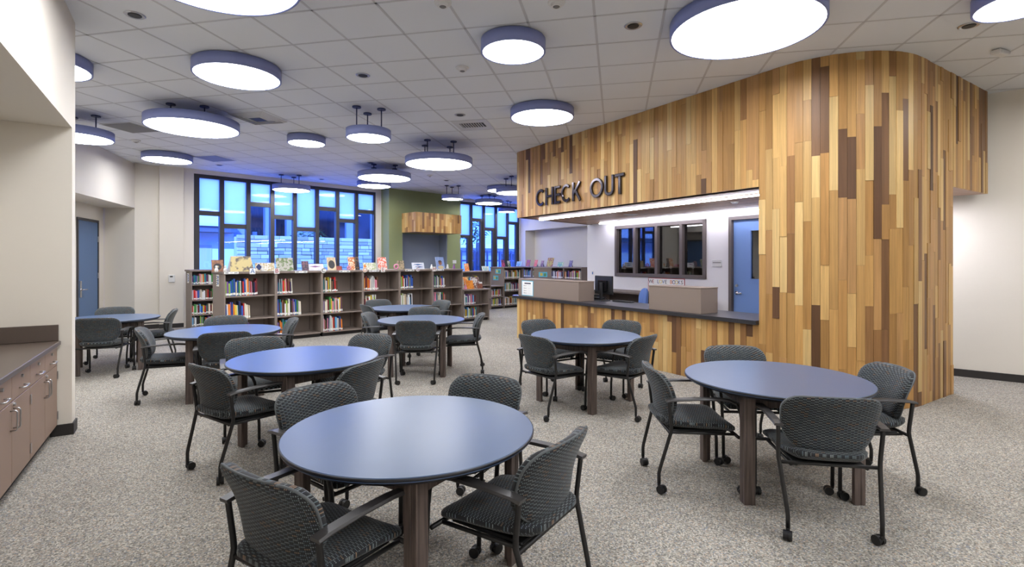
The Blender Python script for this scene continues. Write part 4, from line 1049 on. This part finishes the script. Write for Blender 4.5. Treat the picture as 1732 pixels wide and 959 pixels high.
a = disp(562, 13, 22, (220,200,164), (206,180,140), 'cream display book with dark oval emblem'); emblem(*a, 0, .45, .36, .32, 'em_dark')
a = disp(574, 9, 7, (170,70,56), (120,50,50), 'small red book lying low beside the cream display book')
a = disp(596, 10, 22, (214,120,60), (240,220,190), 'orange and cream collage display book', scale=26)
a = disp(605, 7, 22, (40,32,36), (110,80,56), 'dark display book touching the orange collage one')
a = disp(626, 20, 12, (232,228,216), (180,190,150), 'white sign holder with yellow letter before the window end', kind='sign'); emblem(*a, -.36, .5, .1, .36, 'em_orange', 4)
a = disp(648, 14, 21, (226,112,88), (238,214,204), 'coral and white display book before the green wall', scale=24)
a = disp(679, 11, 15, (176,158,128), (120,110,92), 'tan display book before the green wall')
a = disp(708, 20, 11, (236,238,242), (220,226,240), 'white sign holder with blue writing before the nook', kind='sign'); emblem(*a, 0, .7, .4, .1, 'em_blue', 4); emblem(*a, .05, .35, .38, .1, 'em_blue', 4)
a = disp(746, 14, 20, (132,156,206), (150,170,214), 'pale blue display book with portrait, right end of long top'); emblem(*a, 0, .5, .2, .18, 'em_skin'); emblem(*a, 0, .62, .21, .1, 'em_dark'); emblem(*a, 0, .14, .34, .14, 'em_cream')
# yellow tent display
s = s_at(407, .2); x, y = BL(s, .2); t = thing('tent_display', 'yellow and grey tent-shaped picture display on the long top', 'display', (x, y, 1.3725), BA)
cover_mat('tent_art', (206,188,132), (108,98,92), 9, .56)
for sg_, nm in ((-1, 'front_panel'), (1, 'rear_panel')):
    b = MB(); w = .21
    b.hexa([(-w,sg_*.12,0), (w,sg_*.12,0), (w,sg_*.11,0), (-w,sg_*.11,0), (-w*.82,sg_*.004,.29), (w*.82,sg_*.004,.29), (w*.82,0,.29), (-w*.82,0,.29)]); b.build(nm, 'tent_art', t)
b = MB(); b.add([(-.209,-.11,.001), (-.209,.11,.001), (-.173,0,.285)], [(0,1,2)]); b.add([(.209,-.11,.001), (.209,.11,.001), (.173,0,.285)], [(2,1,0)]); b.build('end_panel', 'vent_white', t)
# alphabet signs along the edge
for px, ch, m_, rnd in ((427,'A','em_blue',0), (468,'B','em_red',0), (547,'C','em_dark',1), (617,'D','em_orange',1), (647.5,'E','em_red',0), (706.5,'G','em_purple',1), (734,'H','em_red',0)):
    s = s_at(px, -.02); x, y = BL(s, -.03); t = thing('alphabet_sign', 'cut-out letter %s sign clipped on the long bookcase edge' % ch, 'sign', (x, y, 1.325), BA)
    if rnd:
        b = MB(); b.add([(.055*cos(2*pi*i/20), 0, .05+.055*sin(2*pi*i/20)) for i in range(20)]+[(.055*cos(2*pi*i/20), .006, .05+.055*sin(2*pi*i/20)) for i in range(20)], [tuple(reversed(range(20))), tuple(range(20,40))]+[(i,(i+1) % 20,20+(i+1) % 20,20+i) for i in range(20)]); b.build('card', 'paper', t)
    else: MB().bbox(-.05, .05, 0, .006, -.005, .105, .002).build('card', 'paper', t)
    place('letter', text_mesh(ch, .12, .001, m_), t, (0, -.003, .05), (pi/2, 0, 0))
for px, d_ in ((670, 'pink ring-shaped ornament on the long bookcase top'), (590, 'small pink ornament beside the collage book')):
    s = s_at(px, .1); x, y = BL(s, .1); b = MB(); b.smooth = True; r = .05 if px > 600 else .03
    b.tube([(r*cos(2*pi*i/20), 0, r+.015+r*sin(2*pi*i/20)) for i in range(21)], .018, 8); q = b.build('ring_ornament', 'em_pink'); q.location = (x, y, 1.372+.003); q.rotation_euler = (0, 0, BA); tag(q, d_, 'ornament')
def figurine(x, y, z, rz, lab, m_='white_plastic', k=1.):
    t = thing('figurine', lab, 'figurine', (x, y, z), rz)
    MB().lathe([(0,0), (.028*k,.0), (.034*k,.03*k), (.022*k,.07*k), (0,.075*k)], 14).build('body', m_, t); MB().lathe([(0,.065*k), (.018*k,.075*k), (.022*k,.092*k), (.014*k,.112*k), (0,.116*k)], 14).build('head', m_, t)
for px, lab in ((366,'white figurine before the brown display book'), (381,'white figurine left of the tent display'), (444,'white figurine before the navy sign holder'), (730,'white figurine left of the pale blue portrait book'), (757,'white figurine right of the pale blue portrait book'), (768,'small figurine at the right end of long top')):
    s = s_at(px, .06); x, y = BL(s, .06); figurine(x, y, 1.3725, BA, lab, 'em_purple' if px == 768 else 'white_plastic')
for i, px in enumerate((391.5, 509.5, 583, 633, 693, 744)):
    s = s_at(px, -.022); x, y = BL(s, -.022); t = thing('shelf_label', 'white label strip on the edge above %s bay' % ORD[i], 'label', (x, y, 1.35), BA)
    MB().box(-.12, .12, -.003, 0, -.02, .02).build('strip', 'paper', t)
    for q in range(3): MB().box(-.10+q*.018, -.088+q*.018, -.0042, -.003, -.009, .009).build('character', 'ink', t); MB().box(.05+q*.018, .062+q*.018, -.0042, -.003, -.009, .009).build('character', 'ink', t)
    MB().box(-.02, .02, -.0042, -.003, -.002, .002).build('dash', 'ink', t)
# display on the low end unit
for i, (sx, d, W2, H2, c1, c2, lab) in enumerate(((.10,.18,.2,.26,(180,196,190),(220,96,52),'grey and orange display book on the low unit, left'), (.34,.13,.24,.22,(232,150,52),(214,120,40),'orange display book on the low unit, in front'), (.33,.30,.2,.30,(236,180,120),(226,140,70),'pale orange display book behind the orange one'), (.62,.22,.26,.30,(120,84,76),(214,206,200),'dark display book with pale pattern on low unit'), (.64,.10,.2,.13,(140,84,60),(90,60,50),'brown book at the front of the low unit'), (.80,.3,.2,.16,(236,234,230),(220,220,214),'white display book at right end of low unit'))):
    c, s_ = cos(BA), sin(BA); x, y = LOWO[0]+sx*c-d*s_, LOWO[1]+sx*s_+d*c
    t = thing('display_book', lab, 'book', (x, y, .839), BA); mn = 'lowcover%d' % i; cover_mat(mn, c1, c2, 20)
    b = MB(); tl = .35; b.hexa([(-W2/2,0,0), (W2/2,0,0), (W2/2,.003,0), (-W2/2,.003,0), (-W2/2,H2*tl,H2), (W2/2,H2*tl,H2), (W2/2,H2*tl+.003,H2), (-W2/2,H2*tl+.003,H2)]); b.build('cover', mn, t)
    b = MB(); b.hexa([(-W2/2+.003,.0031,.002), (W2/2-.003,.0031,.002), (W2/2-.003,.014,.002), (-W2/2+.003,.014,.002), (-W2/2+.003,H2*tl+.0031,H2-.003), (W2/2-.003,H2*tl+.0031,H2-.003), (W2/2-.003,H2*tl+.014,H2-.003), (-W2/2+.003,H2*tl+.014,H2-.003)]); b.build('pages', 'paper', t)
figurine(LOWO[0]+.05*.737+.02, LOWO[1]+.05*.676-.0, .839, BA, 'pale pink figurine at the left of the low unit', 'em_pink', 1.1)
# display on the rows behind
disp(790.5, 8, 13, (226,128,60), (236,190,150), 'orange display book on the top before far window', o=o2, zt=1.2705, d=.12)
disp(822, 13, 8, (150,190,200), (230,230,220), 'pale blue sign holder on the top before far window', kind='sign', o=o2, zt=1.2705, d=.12)
for px, w_, h_, c1, c2, lab in ((852,6,12,(200,90,130),(60,60,100),'pink figure book on the far row top, left'), (862,5,10,(60,110,60),(230,220,210),'green and white book on the far row top')):
    disp(px, w_, h_, c1, c2, lab, o=o4, d=.12)
WR = AB(-16.3, 10.72)
for px, w_, h_, c1, c2, lab in ((877,11,8,(90,170,190),(220,220,180),'pale blue sign holder, leftmost on right wall top'), (892,8,11,(190,120,60),(170,80,120),'orange and purple book on right wall top'), (905,6,11,(214,104,80),(226,140,110),'coral book on right wall top'), (916,5,10,(110,80,80),(190,150,140),'narrow brown book on right wall top'), (929,12,15,(196,180,70),(150,90,40),'yellow and brown book, the largest on right wall top'), (947,11,8,(90,160,170),(200,210,160),'teal sign holder on right wall top'), (964,6,11,(96,84,120),(150,140,170),'violet book, rightmost on right wall top')):
    disp(px, w_*.85, h_, c1, c2, lab, o=WR, w=U, d=.14)

# ------------------------------------------------------------------ check-out counter
ct = thing('service_counter', 'long dark grey counter top of the check-out desk', 'counter', (*AB(-8.75, FACE-.06), 0), RAB)
Lc = OPEN1+8.75-.003; Dp = .80
pl = [(Lc,0), (Lc,Dp)]+[(-.02+ .0, Dp)]+[(-.02-.25*sin(radians(a)), Dp/2+Dp/2*cos(radians(a))) for a in range(20, 180, 16)]+[(-.02,0)]
MB().prism(list(reversed(pl))[::-1], CTZ-.004, CTZ).build('laminate', 'counter_top', ct)
MB().prism(list(reversed(pl))[::-1], CTZ-.05, CTZ-.0042).build('edge', 'counter_edge', ct)
b = MB(); b.box(-.05, .012, .12, .74, 0, CTZ-.051); b.build('end_panel', 'taupe', ct)
b = MB(); b.box(.05, 5.2, .72, .76, 0, CTZ-.051); b.build('back_panel', 'taupe', ct)
def desk_box(a0, a1, lab):
    t = thing('counter_screen', lab, 'counter box', (*AB(a0, 5.745), CTZ+.0005), RAB); L = a1-a0
    MB().bbox(0, L, 0, .355, 0, .335, .004).build('body', 'box_taupe', t); MB().bbox(-.004, L+.004, -.004, .36, .3355, .35, .003).build('cap', 'box_taupe', t)
    return t
desk_box(-8.69, -6.80, 'long taupe box screen on the counter, left one'); desk_box(-5.22, -4.32, 'short taupe box screen on the counter, right one')
po = thing('notice', 'white notice with light blue border on the taupe box', 'notice', (*AB(-8.36, 5.743), CTZ+.165), RAB)
MB().box(-.2, .2, -.002, 0, -.15, .15).build('border', 'sky_blue', po); MB().box(-.183, .183, -.0035, -.002, -.137, .137).build('sheet', 'paper', po)
MB().box(-.10, .12, -.0045, -.0035, .085, .108).build('title_line', 'ink', po)
for z in (.04, -.01, -.06, -.105):
    MB().box(-.118, -.103, -.0045, -.0035, z, z+.018).build('bullet', 'ink', po); MB().box(-.09, -.03, -.0045, -.0035, z+.005, z+.012).build('text_line', 'vent_grey', po)
    MB().box(.01, .115, -.0045, -.0035, z+.008, z+.013).build('text_line', 'vent_white', po)
mo = thing('monitor', 'black computer monitor seen from behind on the counter', 'monitor', (*AB(-6.79, 6.28), CTZ+.001), RAB-.15)
MB().bbox(-.27, .27, .02, .05, .11, .44, .006).build('screen_housing', 'black_plastic', mo); MB().bbox(-.14, .14, -.005, .02, .17, .36, .006).build('rear_cover', 'dark_glass', mo)
MB().bbox(-.035, .035, -.035, -.006, .012, .32, .004).build('stand_post', 'vent_dark', mo); MB().bbox(-.13, .13, -.11, .09, 0, .012, .003).build('stand_base', 'vent_dark', mo)
kb = thing('keyboard', 'black keyboard lying beside the monitor', 'keyboard', (*AB(-6.35, 6.36), CTZ+.001), RAB+.05)
MB().bbox(-.2, .2, -.06, .06, 0, .016, .003).build('base', 'black_plastic', kb)
for r_ in range(4):
    b = MB()
    for q in range(13): b.box(-.188+q*.029, -.164+q*.029, -.05+r_*.025, -.03+r_*.025, .016, .021)
    b.build('key_row', 'vent_dark', kb)
ph = thing('desk_phone', 'black desk phone with cables between box and monitor', 'phone', (*AB(-7.2+.55, 6.0), CTZ+.001), RAB)
ph.location = (*AB(-6.95, 6.33), CTZ+.001)
MB().bbox(-.08, .08, -.09, .09, 0, .05, .008).build('base', 'black_plastic', ph); b = MB(); b.smooth = True; b.tube([(-.055,-.09,.065), (-.055,-.05,.075), (-.055,.05,.075), (-.055,.09,.065)], .018, 8); b.build('handset', 'black_plastic', ph)
b = MB(); b.smooth = True; b.tube([(.08,0,.02), (.14,.03,.05), (.12,-.04,.09), (.17,.02,.05), (.2,.05,.01)], .005, 6); b.build('cord', 'black_plastic', ph)
# back desk, banner, task chair
bd = thing('back_desk', 'dark desk under the interior window in check-out', 'desk', (*AB(-8.6, 7.62), 0), RAB)
MB().bbox(0, 2.6, 0, .64, .90, .935, .004).build('desk_top', 'taupe_dark', bd); MB().box(.02, .06, .03, .62, 0, .90).build('side_panel', 'taupe', bd); MB().box(2.54, 2.58, .03, .62, 0, .90).build('side_panel', 'taupe', bd); MB().box(.06, 2.54, .5, .52, .3, .90).build('modesty_panel', 'taupe_dark', bd)
bn = thing('banner', 'colourful book banner with red border on white wall', 'banner', (*AB(-7.08, BW-.004), 1.05), RAB)
MB().box(-.47, .47, -.004, 0, -.17, .17).build('border', 'em_red', bn); MB().box(-.455, .455, -.0055, -.004, -.157, .157).build('sheet', 'paper', bn)
mat('bn_yellow', (228,200,60), .6)
for i, ch in enumerate('WE LOVE BOOKS'):
    if ch != ' ': place('letter', text_mesh(ch, .11, .0005, ('em_dark', 'em_red', 'em_orange', 'em_navy', 'bn_yellow', 'em_blue')[i % 6]), bn, (-.4+i*.067, -.0065, .09), (pi/2, 0, 0))
tc_ = thing('task_chair', 'blue upholstered office chair behind the check-out counter', 'chair', (*AB(-6.85, 7.1), 0), RAB+2.6)
def tb(u, v):
    v2 = ease(v); u2 = sin(u*pi/2); w = rr(v2, .5, .225, .12, .18); x = u2*w; y = -.22-.03*v2+.05*(x/.22)**2; z = .56+.5*v2; e = max(abs(u2)**5, abs(2*v2-1)**5); th = .035*(1-e)+.006
    return (x, y+th, z), (x, y-th, z)
pad(14, 12, tb).build('backrest', 'task_blue', tc_)
def tsf(u, v):
    v2 = ease(v); u2 = sin(u*pi/2); w = rr(v2, .46, .24, .1, .1); e = max(abs(u2)**6, abs(2*v2-1)**6); th = .035*(1-e)+.008
    return (u2*w, -.22+.46*v2, .49+th), (u2*w, -.22+.46*v2, .49-th)
pad(12, 12, tsf).build('seat', 'task_blue', tc_)
b = MB(); b.smooth = True; b.tube([(0,0,.08), (0,0,.46)], .028); b.build('gas_column', 'black_plastic', tc_)
b = MB(); b.smooth = True; b.tube([(0,-.1,.47), (0,-.25,.46), (0,-.28,.6)], .02); b.build('back_bracket', 'black_plastic', tc_)
for i in range(5):
    a = 2*pi*i/5; b = MB(); b.tube([(0,0,.1), (.3*cos(a),.3*sin(a),.065)], .02); b.build('base_arm', 'black_plastic', tc_); place('caster', ME['caster'], tc_, (.3*cos(a)-.022*0, .3*sin(a)+.022, 0), (0, 0, 0))
# switch on the white wall, thermostat on pilaster
b = MB(); b.bbox(-.035, .035, -.008, 0, -.06, .06, .002); sp = thing('light_switch', 'small switch plate on the white wall left of monitor', 'switch', (*AB(-9.3, BW), 1.28), RAB); b.build('plate', 'white_plastic', sp); MB().box(-.014, .014, -.012, -.008, -.03, .03).build('rocker', 'em_blue', sp)
pw = ((PA[0]+PB[0])/2, (PA[1]+PB[1])/2); pr_ = atan2(PB[1]-PA[1], PB[0]-PA[0])
th_ = thing('thermostat', 'small white thermostat box on the left pilaster', 'thermostat', (pw[0], pw[1], 1.16), pr_)
MB().bbox(-.065, .065, -.04, 0, -.085, .085, .008).build('cover', 'white_plastic', th_); MB().box(-.035, .02, -.0415, -.04, .03, .06).build('display', 'vent_dark', th_)

# ------------------------------------------------------------------ cabinets in the near alcove
def cabinet(a0, label):
    t = thing('base_cabinet', label, 'cabinet', (*AB(a0, -.95), 0), RAB, 'taupe base cabinets'); w = .955
    # local y = V; the cabinet body lies at negative y
    MB().box(.002, w-.002, -.64, -.02, .1, .815).build('carcass', 'cabinet', t); MB().box(.0, w, -.6, -.06, 0, .1).build('toe_kick', 'toe_kick', t)
    for k in range(2):
        x0, x1 = k*w/2+.003, (k+1)*w/2-.003
        d = MB().bbox(x0, x1, -.0195, 0, .645, .812, .002).build('drawer_front', 'cabinet', t)
        xm = (x0+x1)/2; b = MB(); b.smooth = True; b.tube([(xm-.06,0,.70), (xm-.06,.028,.70), (xm-.05,.034,.70), (xm+.05,.034,.70), (xm+.06,.028,.70), (xm+.06,0,.70)], .005); b.build('pull_handle', 'steel', d)
        b = MB(); n_ = 12; b.add([(xm+.012*cos(2*pi*i/n_), 0, .77+.012*sin(2*pi*i/n_)) for i in range(n_)]+[(xm+.011*cos(2*pi*i/n_), .012, .77+.011*sin(2*pi*i/n_)) for i in range(n_)], [tuple(range(n_,2*n_))]+[(i,(i+1) % n_,n_+(i+1) % n_,n_+i) for i in range(n_)]); b.build('lock', 'steel', d)
        d = MB().bbox(x0, x1, -.0195, 0, .103, .639, .002).build('door', 'cabinet', t)
        hx = x1-.035 if k == 0 else x0+.035; b = MB(); b.smooth = True; b.tube([(hx,0,.46), (hx,.028,.46), (hx,.034,.47), (hx,.034,.58), (hx,.028,.59), (hx,0,.59)], .005); b.build('pull_handle', 'steel', d)
        for z in (.19, .55): MB().box((x0 if k == 0 else x1)-.006, (x0 if k == 0 else x1)+.006, -.01, .008, z-.035, z+.035).build('hinge', 'steel', d)
        if k == 0:
            b = MB(); b.add([(hx+.012*cos(2*pi*i/n_), 0, .62+.012*sin(2*pi*i/n_)) for i in range(n_)]+[(hx+.011*cos(2*pi*i/n_), .012, .62+.011*sin(2*pi*i/n_)) for i in range(n_)], [tuple(range(n_,2*n_))]+[(i,(i+1) % n_,n_+(i+1) % n_,n_+i) for i in range(n_)]); b.build('lock', 'steel', d)
for k in range(4): cabinet(-6.045+k*.958, 'taupe base cabinet with two drawers and two doors, %s from the wall corner' % ORD[k])
wt = thing('worktop', 'dark taupe worktop with metal-lipped edge over the cabinets', 'worktop', (*AB(-6.055, -.95), 0), RAB)
MB().bbox(0, 3.9, -.66, .02, .818, .855, .004).build('top', 'cabinet_top', wt); MB().box(0, 3.9, .0205, .024, .822, .852).build('edge_lip', 'frame_taupe', wt)
MB().bbox(0, .02, -.66, .01, .856, 1.0, .003).build('side_splash', 'cabinet_top', wt); MB().bbox(.021, 3.9, -.66, -.64, .856, 1.0, .003).build('back_splash', 'cabinet_top', wt)
